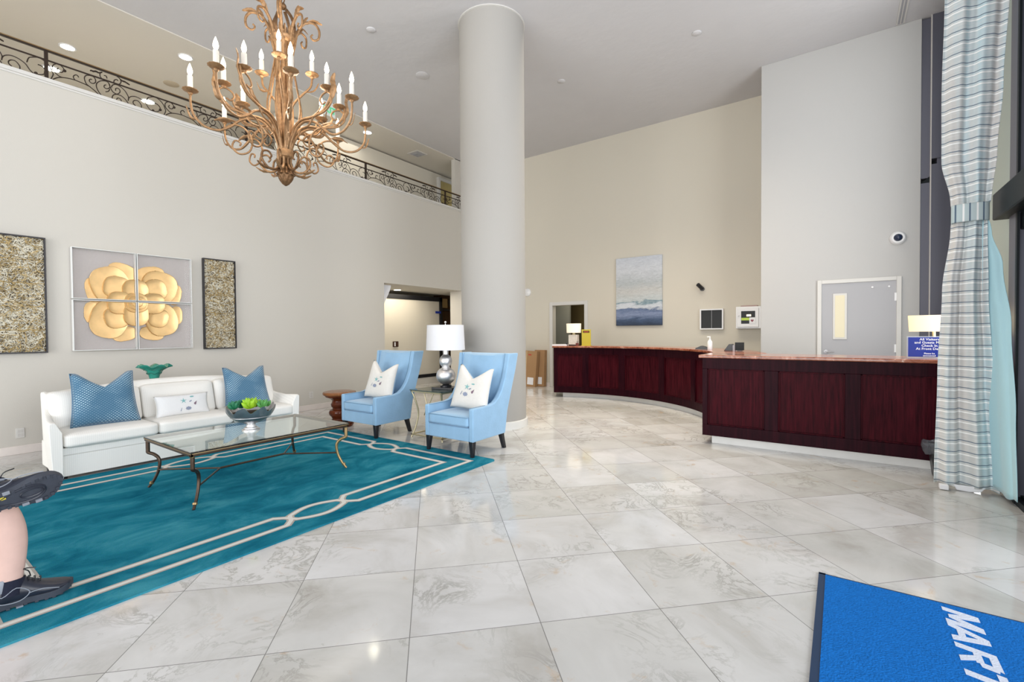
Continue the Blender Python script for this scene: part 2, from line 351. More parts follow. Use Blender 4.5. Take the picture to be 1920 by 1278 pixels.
M['cream'] = mat('cream_wool', (0.66, 0.645, 0.60), 0.95, spec=0.1, bump=0.3, bscale=250)
M['taupe'] = mat('taupe_wool', (0.40, 0.375, 0.34), 0.95, spec=0.1, bump=0.3, bscale=250)
M['sofa'] = ribbed_mat('cream_ribbed_upholstery', (0.84, 0.82, 0.775), 1, 419, 0.06)
M['sofapipe'] = mat('cream_piping', (0.66, 0.64, 0.60), 0.9)
M['blue'] = mat('pale_blue_velvet', (0.255, 0.425, 0.600), 0.85, spec=0.2, nscale=7, namt=0.14, bump=0.15, bscale=60, sheen=0.35)
M['bluepipe'] = mat('blue_piping', (0.16, 0.28, 0.40), 0.8)
M['black'] = mat('black_lacquer', (0.012, 0.012, 0.015), 0.3)
M['dots'] = dots_mat('blue_dotted_velvet', (0.038, 0.130, 0.225), (0.33, 0.46, 0.53), 2 * PI / 0.030, 2 * PI / 0.026, 0.25)
M['linen'] = mat('white_linen', (0.68, 0.655, 0.61), 0.9, spec=0.2, nscale=30, namt=0.04, bump=0.3, bscale=120)
M['linengrey'] = mat('pale_grey_linen', (0.72, 0.72, 0.72), 0.9, spec=0.2, bump=0.3, bscale=120)
M['motif_teal'] = mat('teal_embroidery', (0.20, 0.42, 0.42), 0.8)
M['motif_grey'] = mat('grey_blue_embroidery', (0.24, 0.27, 0.36), 0.8)
M['motif_plum'] = mat('plum_embroidery', (0.20, 0.13, 0.17), 0.8)
M['bronze'] = mat('dark_bronze', (0.075, 0.050, 0.035), 0.35, metal=0.75, nscale=14, namt=0.35)
M['brass'] = mat('aged_brass', (0.36, 0.24, 0.11), 0.38, metal=0.8, nscale=12, namt=0.25)
M['palegold'] = mat('pale_gold_metal', (0.58, 0.50, 0.32), 0.3, metal=0.85)
M['glass'] = mat('clear_table_glass', (0.90, 0.97, 0.94), 0.0, trans=1.0, ior=1.48)
M['glassedge'] = mat('glass_edge', (0.35, 0.55, 0.48), 0.1)
M['silver'] = mat('silver_leaf', (0.82, 0.80, 0.79), 0.44, metal=1.0, nscale=22, namt=0.12, bump=0.1, bscale=30)
M['pewter'] = mat('hammered_pewter', (0.42, 0.42, 0.44), 0.3, metal=0.95, nscale=10, namt=0.4, bump=0.3, bscale=25)
M['shade'] = mat('white_lampshade', (0.66, 0.655, 0.67), 0.8, spec=0.2)
M['litshade'] = mat('lit_cream_lampshade', (0.80, 0.70, 0.50), 0.8, emis=(1.0, 0.78, 0.45), es=0.62)
M['litshade2'] = mat('lit_pale_lampshade', (0.80, 0.74, 0.62), 0.8, emis=(1.0, 0.86, 0.62), es=0.42)
M['walnut'] = wood('turned_walnut', (0.06, 0.012, 0.004), (0.16, 0.035, 0.010), 0.25, (4, 4, 9), 0.5)
M['walnut_top'] = wood('walnut_top', (0.20, 0.075, 0.025), (0.30, 0.12, 0.045), 0.25, (3, 14, 3), 0.5)
M['vase'] = mat('green_glass', (0.035, 0.30, 0.23), 0.12, nscale=14, namt=0.5, coat=0.8)
M['leafg'] = mat('lime_succulent', (0.28, 0.50, 0.02), 0.5, nscale=30, namt=0.3)
M['leafd'] = mat('dark_green_succulent', (0.02, 0.17, 0.08), 0.5, nscale=30, namt=0.4)
M['leafm'] = mat('mid_green_succulent', (0.10, 0.32, 0.08), 0.5, nscale=30, namt=0.3)
M['soil'] = mat('dark_soil', (0.05, 0.03, 0.02), 0.9)
M['chgold'] = mat('antique_gold', (0.29, 0.165, 0.078), 0.42, metal=0.5, nscale=40, namt=0.65, bump=0.3, bscale=40)
M['chdark'] = mat('antique_gold_dark', (0.17, 0.090, 0.040), 0.42, metal=0.6, nscale=26, namt=0.7, bump=0.5, bscale=50)
M['candle'] = mat('candle_sleeve', (0.66, 0.62, 0.55), 0.5)
M['bulb'] = mat('lit_bulb', (1, 0.9, 0.7), 0.3, emis=(1.0, 0.86, 0.62), es=9.0)
M['downlight'] = mat('lit_downlight', (1, 1, 0.95), 0.3, emis=(1.0, 0.95, 0.85), es=5.0)
M['goldleaf'] = mat('gold_leaf_petal', (0.80, 0.53, 0.24), 0.36, metal=0.45, nscale=9, namt=0.22, bump=0.15, bscale=20)
M['artback'] = mat('art_linen_backing', (0.50, 0.46, 0.44), 0.9, nscale=60, namt=0.06)
M['acrylic'] = mat('acrylic_frame', (0.78, 0.79, 0.77), 0.12, spec=0.6)
M['pane'] = mat('acrylic_cover', (1, 1, 1), 0.02, trans=1.0, ior=1.12)
M['wire'] = mat('gold_wire', (0.36, 0.26, 0.11), 0.4, metal=0.6, nscale=20, namt=0.4)
M['wirelight'] = mat('pale_shell_wire', (0.66, 0.62, 0.50), 0.5, nscale=30, namt=0.2)
M['wiredark'] = mat('dark_wire_backing', (0.16, 0.13, 0.09), 0.7, nscale=60, namt=0.6)
M['darkframe'] = mat('dark_metal_frame', (0.03, 0.028, 0.03), 0.4, metal=0.4)
M['canvas'] = sea_painting()
M['whitep'] = mat('white_plastic', (0.74, 0.74, 0.74), 0.35)
M['greyp'] = mat('grey_plastic', (0.35, 0.35, 0.37), 0.4)
M['doorgrey'] = mat('grey_door_paint', (0.36, 0.357, 0.37), 0.4)
M['doorlit'] = mat('lit_room_beyond', (0.62, 0.57, 0.42), 0.8, emis=(1.0, 0.85, 0.55), es=0.12)
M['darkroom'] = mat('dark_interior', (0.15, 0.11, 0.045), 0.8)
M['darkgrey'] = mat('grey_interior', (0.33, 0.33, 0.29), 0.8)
M['mullion'] = mat('window_frame_grey', (0.115, 0.115, 0.145), 0.4, metal=0.2)
M['mullionb'] = mat('window_frame_black', (0.008, 0.011, 0.013), 0.45, spec=0.2)
M['mullionp'] = mat('window_seal', (0.58, 0.55, 0.52), 0.5)
M['winglass'] = mat('tinted_window_glass', (0.035, 0.075, 0.095), 0.04, trans=0.5, spec=0.6)
M['curtain'] = curtain_mat(); M['lining'] = mat('aqua_curtain_lining', (0.42, 0.66, 0.72), 0.7, sheen=0.3, bump=0.1, bscale=60); M['band'] = band_mat()
M['mat'] = mat('royal_blue_carpet', (0.010, 0.145, 0.49), 0.95, spec=0.1, nscale=60, namt=0.25, bump=0.9, bscale=110)
M['matedge'] = mat('navy_rubber_edge', (0.012, 0.035, 0.085), 0.6)
M['lettering'] = mat('white_carpet_lettering', (0.62, 0.67, 0.78), 0.95, bump=0.5, bscale=140)
M['signblue'] = mat('blue_sign_card', (0.008, 0.030, 0.31), 0.4); M['signwhite'] = mat('white_print', (0.85, 0.87, 0.92), 0.5)
M['yellow'] = mat('yellow_card', (0.55, 0.44, 0.05), 0.5); M['yellowdark'] = mat('dark_print', (0.10, 0.055, 0.02), 0.5)
M['green'] = mat('green_exit_print', (0.05, 0.45, 0.20), 0.5, emis=(0.1, 0.8, 0.35), es=0.35)
M['lime'] = mat('lime_band', (0.45, 0.62, 0.04), 0.4); M['screen'] = mat('dark_screen', (0.012, 0.012, 0.012), 0.15, spec=0.12)
M['heart'] = mat('heart_sign_red', (0.22, 0.03, 0.05), 0.4)
M['card'] = mat('cardboard', (0.36, 0.21, 0.10), 0.8, nscale=8, namt=0.08)
M['paper'] = mat('paper', (0.78, 0.78, 0.80), 0.6)
M['tape'] = mat('red_tape', (0.45, 0.05, 0.03), 0.5)
M['skin'] = mat('skin', (0.62, 0.42, 0.36), 0.55, nscale=18, namt=0.10, spec=0.3)
M['shoe'] = mat('black_navy_shoe', (0.018, 0.021, 0.034), 0.35, nscale=20, namt=0.4)
M['sole'] = mat('dark_rubber_sole', (0.040, 0.046, 0.062), 0.6, nscale=30, namt=0.3)
M['sock'] = mat('navy_sock', (0.012, 0.014, 0.03), 0.95, bump=0.4, bscale=150)
M['shoetrim'] = mat('silver_grey_trim', (0.24, 0.26, 0.30), 0.35); M['shoeyellow'] = mat('yellow_shoe_accent', (0.6, 0.5, 0.05), 0.5)
M['shorts'] = mat('dark_shorts', (0.03, 0.035, 0.05), 0.9)
M['bag'] = mat('clear_bin_liner', (0.16, 0.17, 0.19), 0.2, alpha=0.4)
M['binblack'] = mat('black_bin_plastic', (0.02, 0.02, 0.022), 0.4)
M['pendgrey'] = mat('speaker_grille', (0.45, 0.38, 0.28), 0.7)

# ================================================================== ROOM SHELL
ZC = 5.93
struct('floor', MB().box(-10.6, 1.30, -4.2, 12.6, -0.1, 0.0), M['floor'])
mb = MB().box(-8.23, 1.6, -4.2, 10.4, ZC, ZC + 0.15)
struct('ceiling', mb, M['ceiling'])
# left wall with the passage opening
mb = MB(); mb.box(-8.25, -7.858, -4.2, 6.446, 0, 4.44); mb.box(-8.25, -7.858, 6.446, 8.9, 2.45, 4.44); mb.box(-8.25, -7.858, 8.9, 10.4, 0, 4.44)
struct('wall_left', mb, M['wall'])
struct('wall_balcony_end', MB().box(-8.35, -8.23, 9.1, 10.3, 4.5, ZC), M['wall'])
mb = MB(); mb.box(-11.5, -7.835, -4.2, 12.9, 4.455, 4.5); mb.box(-7.858, -7.845, -4.2, 10.2, 4.43, 4.455)
struct('trim_1', mb, M['trim'], bevel=0.006)
# balcony back wall / ceiling
struct('wall_balcony', MB().box(-9.45, -9.33, 5.0, 13.0, 4.5, 5.88), M['wall_warm'])
struct('wall_balcony_back', MB().box(-11.6, -11.5, -4.2, 13.0, 4.5, 5.88), M['wall_warm'])
struct('ceiling_balcony', MB().box(-11.6, -8.23, -4.2, 13.0, 5.915, 6.08), mat('balcony_ceiling_paint', (0.62, 0.585, 0.52), 0.9, spec=0.2))
d = struct('door_4', MB().box(-9.33, -9.29, 9.63, 10.7, 4.5, 5.70), mat('gold_curtain', (0.42, 0.34, 0.14), 0.8, nscale=4, namt=0.2, stretch=(1, 20, 1)))
mb = MB().frame(9.55, 10.8, 4.5, 5.78, 0.08, -9.33, -9.25, 'x', False)
struct('trim_2', mb, M['trim'])
# baseboards
struct('baseboard_left', MB().box(-7.86, -7.838, -4.2, 6.446, 0, 0.098), M['basestone'], bevel=0.004)
# back wall with the doorway
mb = MB(); YB = 10.2
mb.box(-8.25, -5.95, YB, YB + 0.15, 0, ZC); mb.box(-5.95, -5.06, YB, YB + 0.15, 2.05, ZC); mb.box(-5.06, -1.13, YB, YB + 0.15, 0, ZC)
struct('wall_back', mb, M['wall_warm'])
mb = MB().frame(-6.04, -4.975, 0, 2.14, 0.088, YB - 0.02, YB + 0.16, 'y', False)
struct('door_2', mb, M['trim'], bevel=0.005)
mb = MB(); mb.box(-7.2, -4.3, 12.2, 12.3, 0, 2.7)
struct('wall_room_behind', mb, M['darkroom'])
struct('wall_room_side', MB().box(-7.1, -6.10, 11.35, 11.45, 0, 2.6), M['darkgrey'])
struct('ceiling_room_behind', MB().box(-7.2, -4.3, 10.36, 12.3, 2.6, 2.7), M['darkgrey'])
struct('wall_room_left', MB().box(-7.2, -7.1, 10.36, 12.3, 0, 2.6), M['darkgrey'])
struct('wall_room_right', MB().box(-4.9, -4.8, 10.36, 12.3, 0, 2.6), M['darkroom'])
struct('baseboard_back', MB().box(-7.85, -6.04, YB - 0.02, YB, 0, 0.1), M['basestone'])
# white wall block behind the front desk with the door
YW = 9.09
struct('wall_right', MB().box(-1.13, 0.955, YW, YB + 0.15, 0, ZC), M['wall_grey'], bevel=0.004)
mb = MB().frame(-0.309, 0.748, 0, 2.188, 0.059, YW - 0.035, YW, 'y', False)
d1 = struct('door_1', MB().box(-0.249, 0.69, YW - 0.018, YW, 0.01, 2.13), M['doorgrey'])
obj('door_frame', mb, M['trim'], d1, bevel=0.005)
mb = MB(); mb.box(-0.10, 0.085, YW - 0.03, YW - 0.018, 1.235, 1.965)
obj('window_frame', mb, M['trim'], d1, bevel=0.004)
obj('window_pane', MB().box(-0.072, 0.055, YW - 0.034, YW - 0.03, 1.265, 1.935), M['doorlit'], d1)
mb = MB(); mb.tube([(-0.19, YW - 0.02, 1.035), (-0.19, YW - 0.07, 1.035)], 0.012); mb.tube([(-0.20, YW - 0.07, 1.035), (-0.08, YW - 0.07, 1.035)], 0.012); mb.tube([(-0.19, YW - 0.017, 1.035), (-0.19, YW - 0.028, 1.035)], 0.03, 16)
obj('door_handle', mb, mat('chrome', (0.6, 0.6, 0.62), 0.2, metal=1.0), d1)
for z in (1.1, 1.88):
    obj('hinge', MB().box(0.665, 0.70, YW - 0.03, YW - 0.017, z - 0.06, z + 0.06), M['whitep'], d1)
for x in (0.40, 0.60):
    obj('door_hook', MB().tube([(x, YW - 0.018, 2.04), (x, YW - 0.034, 2.04)], 0.014, 10), M['whitep'], d1)
# passage behind the left wall
struct('ceiling_passage', MB().box(-10.6, -7.90, 5.6, 12.4, 2.46, 2.6), M['wall'])
struct('wall_passage_back', MB().box(-10.0, -9.9, 5.6, 11.0, 0, 2.52), M['wall_warm'])
struct('wall_passage_side', MB().box(-10.0, -8.25, 5.5, 5.6, 0, 2.52), M['wall'])
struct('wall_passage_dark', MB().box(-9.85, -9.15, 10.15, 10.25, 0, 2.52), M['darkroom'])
struct('wall_passage_end', MB().box(-9.16, -8.2, 10.35, 10.45, 0, 2.52), M['wall_warm'])
# black framed opening in the passage
t = thing('framed_partition', 'tall black framed panel standing in the passage beyond the left wall opening', 'partition', (-9.2, 8.0, 0))
mb = MB(); mb.box(-9.24, -9.18, 7.0, 9.58, 2.26, 2.38); mb.box(-9.24, -9.18, 9.47, 9.58, 0.2, 2.38); mb.box(-9.24, -9.18, 6.9, 9.58, 0.18, 0.27)
obj('frame', mb, M['black'], t, world=True, bevel=0.006)
obj('panel', MB().box(-9.225, -9.205, 6.95, 9.50, 0.25, 2.28), M['wall_warm'], t, world=True)
mb = MB(); mb.box(-9.24, -9.19, 6.0, 9.58, 0, 0.18); obj('plinth', mb, M['wall'], t, world=True)
t = thing('dark_cabinet', 'dark brown recessed cabinet in the passage right of the black framed panel', 'cabinet', (-9.4, 9.86, 0))
obj('body', MB().box(-9.55, -9.24, 9.60, 10.14, 0, 2.455), wood('brown_wood', (0.035, 0.018, 0.010), (0.075, 0.04, 0.02)), t, world=True)
obj('shelf_edge', MB().box(-9.25, -9.20, 9.58, 10.10, 2.02, 2.06), M['black'], t, world=True)
mb = MB()
for k in range(6): mb.box(-9.245, -9.225, 9.88, 10.08, 2.16 + 0.03 * k, 2.175 + 0.03 * k)
obj('vent_grille', mb, M['black'], t, world=True)
obj('amber_inset', MB().box(-9.245, -9.23, 9.62, 9.84, 2.10, 2.36), mat('amber_panel', (0.30, 0.20, 0.08), 0.5), t, world=True)  # plain amber panel beside the vent grille
obj('post', MB().box(-9.26, -9.18, 10.06, 10.14, 0, 2.455), M['black'], t, world=True)
t = thing('wall_thermostat', 'small dark square thermostat on the beige panel in the passage', 'thermostat', (-9.2, 7.88, 1.11))
obj('housing', MB().box(-9.205, -9.17, 7.80, 7.96, 1.04, 1.18), mat('brown_box', (0.05, 0.02, 0.012), 0.4), t, world=True, bevel=0.004)
obj('display', MB().box(-9.171, -9.166, 7.825, 7.86, 1.06, 1.16), M['paper'], t, world=True)
tag(obj('blue_sign', MB().box(-9.18, -9.165, 9.30, 9.50, 1.93, 1.99), M['signblue']), 'tiny dark blue sign on the black frame in the passage, above the silver lamp', 'sign')
mb = MB()
pts = [(-7.95, 6.71, 2.42), (-7.955, 6.69, 2.33), (-7.96, 6.65, 2.24), (-7.96, 6.60, 2.15), (-7.96, 6.53, 2.04)]
def fp(u, v):
    p = bez(pts, 4); q = p[min(int(v * (len(p) - 1)), len(p) - 1)]; return (q[0] - u * 0.16, q[1] - u * 0.2, q[2] + 0.02 * u)
mb.grid(fp, 4, 17)
o = obj('hanging_banner', mb, M['paper'], smooth=180); q = o.modifiers.new('s', 'SOLIDIFY'); q.thickness = 0.012
tag(o, 'curved white hanging banner edge at top left of the passage opening', 'banner')
t = thing('ceiling_downlight', 'round lit downlight in the low ceiling of the passage', 'downlight', (-8.96, 7.76, 2.46), group=None)
obj('trim_ring', MB().lathe([(0.10, -0.001), (0.10, -0.008), (0.085, -0.008)], n=24, cap=False), M['whitep'], t)
obj('lamp', MB().lathe([(0.0001, -0.006), (0.085, -0.006)], n=24), M['downlight'], t)

# column
cc = (-4.264, 5.551)
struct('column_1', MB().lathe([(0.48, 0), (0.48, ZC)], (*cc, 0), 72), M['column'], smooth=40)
o = struct('baseboard_column', MB().lathe([(0.505, 0), (0.505, 0.105), (0.495, 0.112), (0.481, 0.112)], (*cc, 0), 72), M['plinth'], smooth=40)
o = struct('trim_3', MB().lathe([(0.481, ZC - 0.015), (0.497, ZC - 0.012), (0.497, ZC)], (*cc, 0), 72), M['trim'], smooth=40)

# window wall (right)
win = struct('window_1', MB().box(1.285, 1.30, 4.2, 9.6, 0.06, ZC), M['winglass'])
mb = MB()
mb.box(1.13, 1.31, 5.30, 5.50, 0, ZC); mb.box(1.13, 1.31, 7.35, 7.45, 0, ZC)
for y in (4.15, 9.09): mb.box(1.13, 1.31, y, y + 0.12, 0, ZC)
o = obj('mullion', mb, M['mullion'], win, bevel=0.004)
mb = MB(); mb.box(1.05, 1.31, 4.2, 5.60, 2.30, 2.52); mb.box(1.15, 1.31, 4.2, 5.60, 2.16, 2.30)
obj('transom', mb, M['mullionb'], win, bevel=0.01)
mb = MB(); mb.box(1.13, 1.32, -4.2, 9.2, 0.0, 0.05); mb.box(1.17, 1.20, -4.2, 9.2, 0.05, 0.065)
obj('floor_track', mb, M['mullionb'], win)
mb = MB(); mb.box(1.125, 1.14, 5.26, 5.30, 0, ZC); mb.box(1.2, 1.285, 5.50, 5.58, 0, ZC)
obj('glazing_bead', mb, M['mullionb'], win)
obj('side_panel', MB().box(1.15, 1.17, 5.58, 7.3, 0.06, ZC), mat('pale_green_blind', (0.50, 0.57, 0.53), 0.7), win)
# end frames beside the white wall
mb = MB(); mb.box(0.957, 1.055, YW + 0.02, YW + 0.2, 0, 3.53); mb.box(0.957, 1.055, YW + 0.02, YW + 0.2, 3.60, ZC - 0.02)
mb.box(1.068, 1.30, YW - 0.02, YW + 0.2, 0, 3.78); mb.box(1.068, 1.30, YW - 0.02, YW + 0.2, 3.86, ZC)
obj('end_frame', mb, M['mullion'], win)
obj('end_seal', MB().box(1.055, 1.068, YW - 0.025, YW + 0.2, 0, ZC), M['mullionp'], win)
mb = MB(); mb.prism([(0.957, 3.53), (1.055, 3.53), (1.055, 3.62)], YW + 0.02, YW + 0.1, 'y'); mb.box(0.957, 1.30, YW + 0.12, YW + 0.25, 3.4, 4.0)
obj('end_transom', mb, M['mullionb'], win)
struct('wall_behind_frames', MB().box(0.95, 1.6, YW + 0.26, YW + 0.3, 0, ZC), M['mullionb'])
# glazed bays beside and behind the camera (outside the picture)
mb = MB()
for y in (-4.2, -2.1, 0.0, 2.05): mb.box(1.13, 1.31, y, y + 0.10, 0, ZC)
mb.box(1.13, 1.31, -4.2, 4.2, 2.42, 2.58)
for x in (-7.8, -5.2, -2.6, 0.0): mb.box(x, x + 0.1, -4.2, -4.05, 0, ZC)
mb.box(-7.9, 1.3, -4.2, -4.05, 2.42, 2.58)
struct('window_2', mb, M['mullion'])

# ================================================================== CEILING FITTINGS
t = thing('slot_diffuser', 'long slotted white air diffuser in the ceiling above the white wall door', 'air vent', (0.70, 8.0, ZC))
mb = MB(); mb.box(0.655, 0.675, 6.0, 9.05, ZC - 0.012, ZC); mb.box(0.738, 0.758, 6.0, 9.05, ZC - 0.012, ZC); mb.box(0.70, 0.712, 6.0, 9.05, ZC - 0.012, ZC)
obj('frame', mb, M['trim'], t, world=True)
obj('slot', MB().box(0.675, 0.738, 6.0, 9.05, ZC - 0.005, ZC), M['greyp'], t, world=True)
def disc(name, label, cat, x, y, r, z=ZC, m=None, grp=None):
    t = thing(name, label, cat, (x, y, z), group=grp)
    obj('cover', MB().lathe([(r, 0), (r, -0.006), (r * 0.85, -0.014), (0.0001, -0.016)], n=28), m or M['ceiling'], t, smooth=60)
    return t
disc('ceiling_speaker', 'round white ceiling disc just left of the big column', 'ceiling disc', -6.04, 5.86, 0.12)
disc('sprinkler_cover', 'small round ceiling cover high right of the chandelier crown', 'sprinkler cover', -5.76, 4.54, 0.07)
disc('sprinkler_cover', 'small round ceiling cover right of the column, over the far curved counter', 'sprinkler cover', -4.15, 7.47, 0.07)
disc('sprinkler_cover', 'small round ceiling cover in the middle of the right half of the ceiling', 'sprinkler cover', -1.81, 7.5, 0.07)
DL = [(-9.0, 1.30, 1), (-8.62, 3.24, 1), (-8.55, 6.75, 1)]
def downlight(x, y, z, label, r=0.085):
    t = thing('ceiling_downlight', label, 'downlight', (x, y, z))
    obj('trim_ring', MB().lathe([(r * 1.25, 0), (r * 1.25, -0.01), (r, -0.01)], n=24, cap=False), M['whitep'], t)
    obj('lamp', MB().lathe([(0.0001, -0.006), (r, -0.006)], n=24), M['downlight'], t)
ZB = 5.915
BL = [((-9.93, 2.0), 'lit downlight in the balcony ceiling, nearest the left picture edge'), ((-8.745, 3.19), 'lit downlight in the balcony ceiling, left of the chandelier tips'),
      ((-8.725, 6.74), 'lit downlight in the balcony ceiling seen behind the right chandelier arm')]
for (x, y), lb in BL: downlight(x, y, ZB, lb)
downlight(-10.95, 2.0, ZB, 'lit balcony downlight seen just right of the leftmost railing post', 0.10)
downlight(-10.99, 3.355, ZB, 'lit balcony downlight seen through the railing scrolls left of the chandelier', 0.10)
disc('ceiling_speaker', 'tan round speaker grille in the balcony ceiling, left of the chandelier', 'ceiling speaker', -9.88, 3.37, 0.12, ZB, M['pendgrey'])
t = thing('ceiling_air_vent', 'white square air vent in the balcony ceiling near the column', 'air vent', (-8.75, 8.28, ZB))
obj('frame', MB().lathe([(0.25, 0), (0.25, -0.012), (0.20, -0.012), (0.20, -0.004)], n=4).xf(Matrix.Rotation(PI / 4, 4, 'Z')), M['trim'], t)
obj('grille', MB().lathe([(0.19, -0.01), (0.10, -0.03), (0.03, -0.004)], n=4).xf(Matrix.Rotation(PI / 4, 4, 'Z')), M['greyp'], t)
t = thing('exit_sign', 'green and clear exit sign on the balcony fascia behind the chandelier', 'exit sign', (-8.20, 5.41, 5.79))
obj('plate', MB().box(-0.012, 0.0, -0.16, 0.16, -0.14, 0.10), mat('clear_sign_plate', (0.72, 0.76, 0.72), 0.2), t)
mb = text_mb('EXIT', 0.17, 0.002, lambda x, y, z: (0.003 + z, x, y - 0.08), bold=0.004, align='CENTER')
obj('lettering', mb, M['green'], t)
obj('mount', MB().box(-0.03, 0.01, -0.10, 0.10, 0.10, 0.13), M['whitep'], t)

# ================================================================== BALCONY RAILING
CURVES = [
[(0.109,4.708),(0.096,4.685),(0.111,4.667),(0.135,4.666),(0.154,4.691),(0.158,4.722),(0.137,4.745),(0.11,4.757),(0.082,4.745),(0.058,4.717),(0.054,4.683),(0.066,4.651),(0.086,4.632),(0.11,4.614),(0.134,4.608),(0.159,4.612)],
[(0.041,4.516),(0.067,4.556),(0.11,4.593),(0.159,4.612),(0.208,4.622),(0.255,4.626),(0.312,4.621),(0.36,4.614),(0.409,4.602)],
[(0.207,4.52),(0.254,4.538),(0.301,4.538),(0.343,4.52)],
[(0.297,4.675),(0.285,4.695),(0.266,4.693),(0.248,4.671),(0.249,4.646),(0.261,4.63)],
[(0.427,4.705),(0.411,4.704),(0.399,4.682),(0.41,4.661),(0.433,4.658),(0.456,4.676),(0.464,4.705),(0.454,4.736),(0.435,4.749),(0.402,4.747),(0.372,4.734),(0.354,4.705),(0.355,4.667),(0.37,4.626),(0.399,4.605),(0.438,4.58),(0.478,4.55),(0.525,4.51)],
[(0.548,4.811),(0.571,4.813),(0.579,4.786)], [(0.532,4.844),(0.51,4.824),(0.509,4.785),(0.526,4.76)],
[(0.695,4.804),(0.678,4.815),(0.655,4.795),(0.651,4.765),(0.672,4.752),(0.708,4.767),(0.726,4.803),(0.718,4.833),(0.7,4.853),(0.683,4.856)],
[(0.567,4.696),(0.55,4.683),(0.549,4.656),(0.575,4.65),(0.606,4.679),(0.602,4.722),(0.577,4.744),(0.538,4.738),(0.504,4.718),(0.474,4.678),(0.469,4.632),(0.485,4.585),(0.514,4.544),(0.556,4.513)],
[(0.605,4.657),(0.592,4.624),(0.561,4.603)],
[(0.666,4.661),(0.667,4.689),(0.689,4.704),(0.711,4.69),(0.71,4.657),(0.688,4.628),(0.665,4.622),(0.635,4.637),(0.614,4.678),(0.594,4.735)],
[(0.623,4.687),(0.632,4.718),(0.659,4.741),(0.694,4.745),(0.734,4.728),(0.769,4.698),(0.791,4.662),(0.804,4.628),(0.799,4.581)],
[(0.642,4.515),(0.629,4.546),(0.634,4.581),(0.656,4.607),(0.687,4.62),(0.732,4.615),(0.767,4.59),(0.794,4.556),(0.812,4.511)],
[(0.673,4.541),(0.682,4.567),(0.7,4.577),(0.722,4.561),(0.726,4.515)],
[(0.881,4.545),(0.858,4.564),(0.854,4.591),(0.873,4.616),(0.906,4.623),(0.933,4.6),(0.947,4.565),(0.937,4.512)],
[(0.799,4.581),(0.809,4.624),(0.837,4.655),(0.883,4.671),(0.934,4.663),(0.972,4.644),(1.0,4.62),(1.028,4.573),(1.061,4.545),(1.095,4.531)],
[(1.098,4.668),(1.127,4.665),(1.157,4.641),(1.166,4.609),(1.145,4.572),(1.105,4.551),(1.071,4.555)],
[(1.005,4.652),(1.021,4.71),(1.05,4.733),(1.099,4.753),(1.139,4.746),(1.178,4.72),(1.207,4.684),(1.222,4.642),(1.231,4.604),(1.2,4.52)]]
LEAVES = [[(0.411,4.807),(0.419,4.819),(0.442,4.817),(0.469,4.829),(0.496,4.823),(0.53,4.847)], [(0.709,4.846),(0.736,4.824),(0.771,4.823),(0.798,4.812),(0.821,4.804)]]
rl = thing('balcony_railing', 'black wrought iron scrollwork railing along the balcony ledge', 'railing', (-7.95, 3.0, 4.5))
mb = MB(); mb.box(-7.965, -7.935, -3.5, 10.1, 4.862, 4.878); obj('top_rail', mb, M['iron'], rl, world=True)
mb = MB(); mb.box(-7.972, -7.93, -3.5, 10.1, 4.878, 4.888); obj('handrail_cap', mb, M['goldrail'], rl, world=True)
mb = MB(); mb.box(-7.957, -7.943, -3.5, 10.1, 4.748, 4.764); obj('middle_rail', mb, M['iron'], rl, world=True)
for k in range(-2, 4):
    y = 1.404 + 2.342 * k
    obj('post', MB().box(-7.965, -7.935, y - 0.017, y + 0.017, 4.5, 4.865), M['iron'], rl, world=True)
sp = None
for k in range(-4, 7):
    y0 = 1.404 + 1.171 * k
    if sp is None:
        mb = MB()
        for c in CURVES:
            if k >= 0 or True: mb.tube(bez([(0, a, b - 4.5) for a, b in c], 4), 0.0062, 6)
        for c in LEAVES:
            p = bez([(0, a, b - 4.5) for a, b in c], 5); mb.tube(p, [0.004 + 0.010 * abs(math.sin(1.7 * i)) * math.sin(PI * i / len(p)) + 0.001 for i in range(len(p))], 6)
        for a, b in ((0.166, 4.70), (1.166, 4.60), (1.08, 4.555)): mb.ball((0, a, b - 4.5), 0.018, 5)
        sp = obj('scroll_panel', mb, M['iron'], rl, smooth=60); sp.location = (0, y0 - 3.0, 0)
    else:
        c = sp.copy(); COL.objects.link(c); c.location = (0, y0 - 3.0, 0)

# ================================================================== FRONT DESK
CX, CY = -3.93, 6.17
def pol(r, a): return (CX + r * math.cos(math.radians(a)), CY + r * math.sin(math.radians(a)))
def arc_solid(mb, r0, r1, a0, a1, z0, z1, n=None):
    n = n or max(2, int(abs(a1 - a0) / 2.0)); vs = []
    for i in range(n + 1):
        a = lerp(a0, a1, i / n)
        for r, z in ((r0, z0), (r1, z0), (r1, z1), (r0, z1)): vs.append((*pol(r, a), z))
    fs = [(i * 4 + k, i * 4 + (k + 1) % 4, (i + 1) * 4 + (k + 1) % 4, (i + 1) * 4 + k) for i in range(n) for k in range(4)]
    fs += [(3, 2, 1, 0), tuple(n * 4 + k for k in range(4))]
    return mb.add(vs, fs)
A0, A1 = 13.0, 113.7
t = thing('curved_counter', 'curved mahogany reception counter with red granite top, behind the straight counter', 'reception counter', (-3.2, 8.7, 0))
mb = MB(); arc_solid(mb, 2.66, 3.15, A0, A1 - 0.3, 0.1, 1.05); obj('carcass', mb, M['mahog'], t, world=True, smooth=30)
PAN = [(112.0, 100.2), (97.3, 83.0), (80.0, 62.6), (59.6, 43.2), (40.2, 25.8), (22.6, 15.0)]
mb = MB(); arc_solid(mb, 2.62, 2.67, A0, A1, 0.92, 1.052); arc_solid(mb, 2.62, 2.67, A0, A1, 0.1, 0.232)
prev = A1
for a, b in PAN: arc_solid(mb, 2.62, 2.67, a, prev, 0.232, 0.92); prev = b
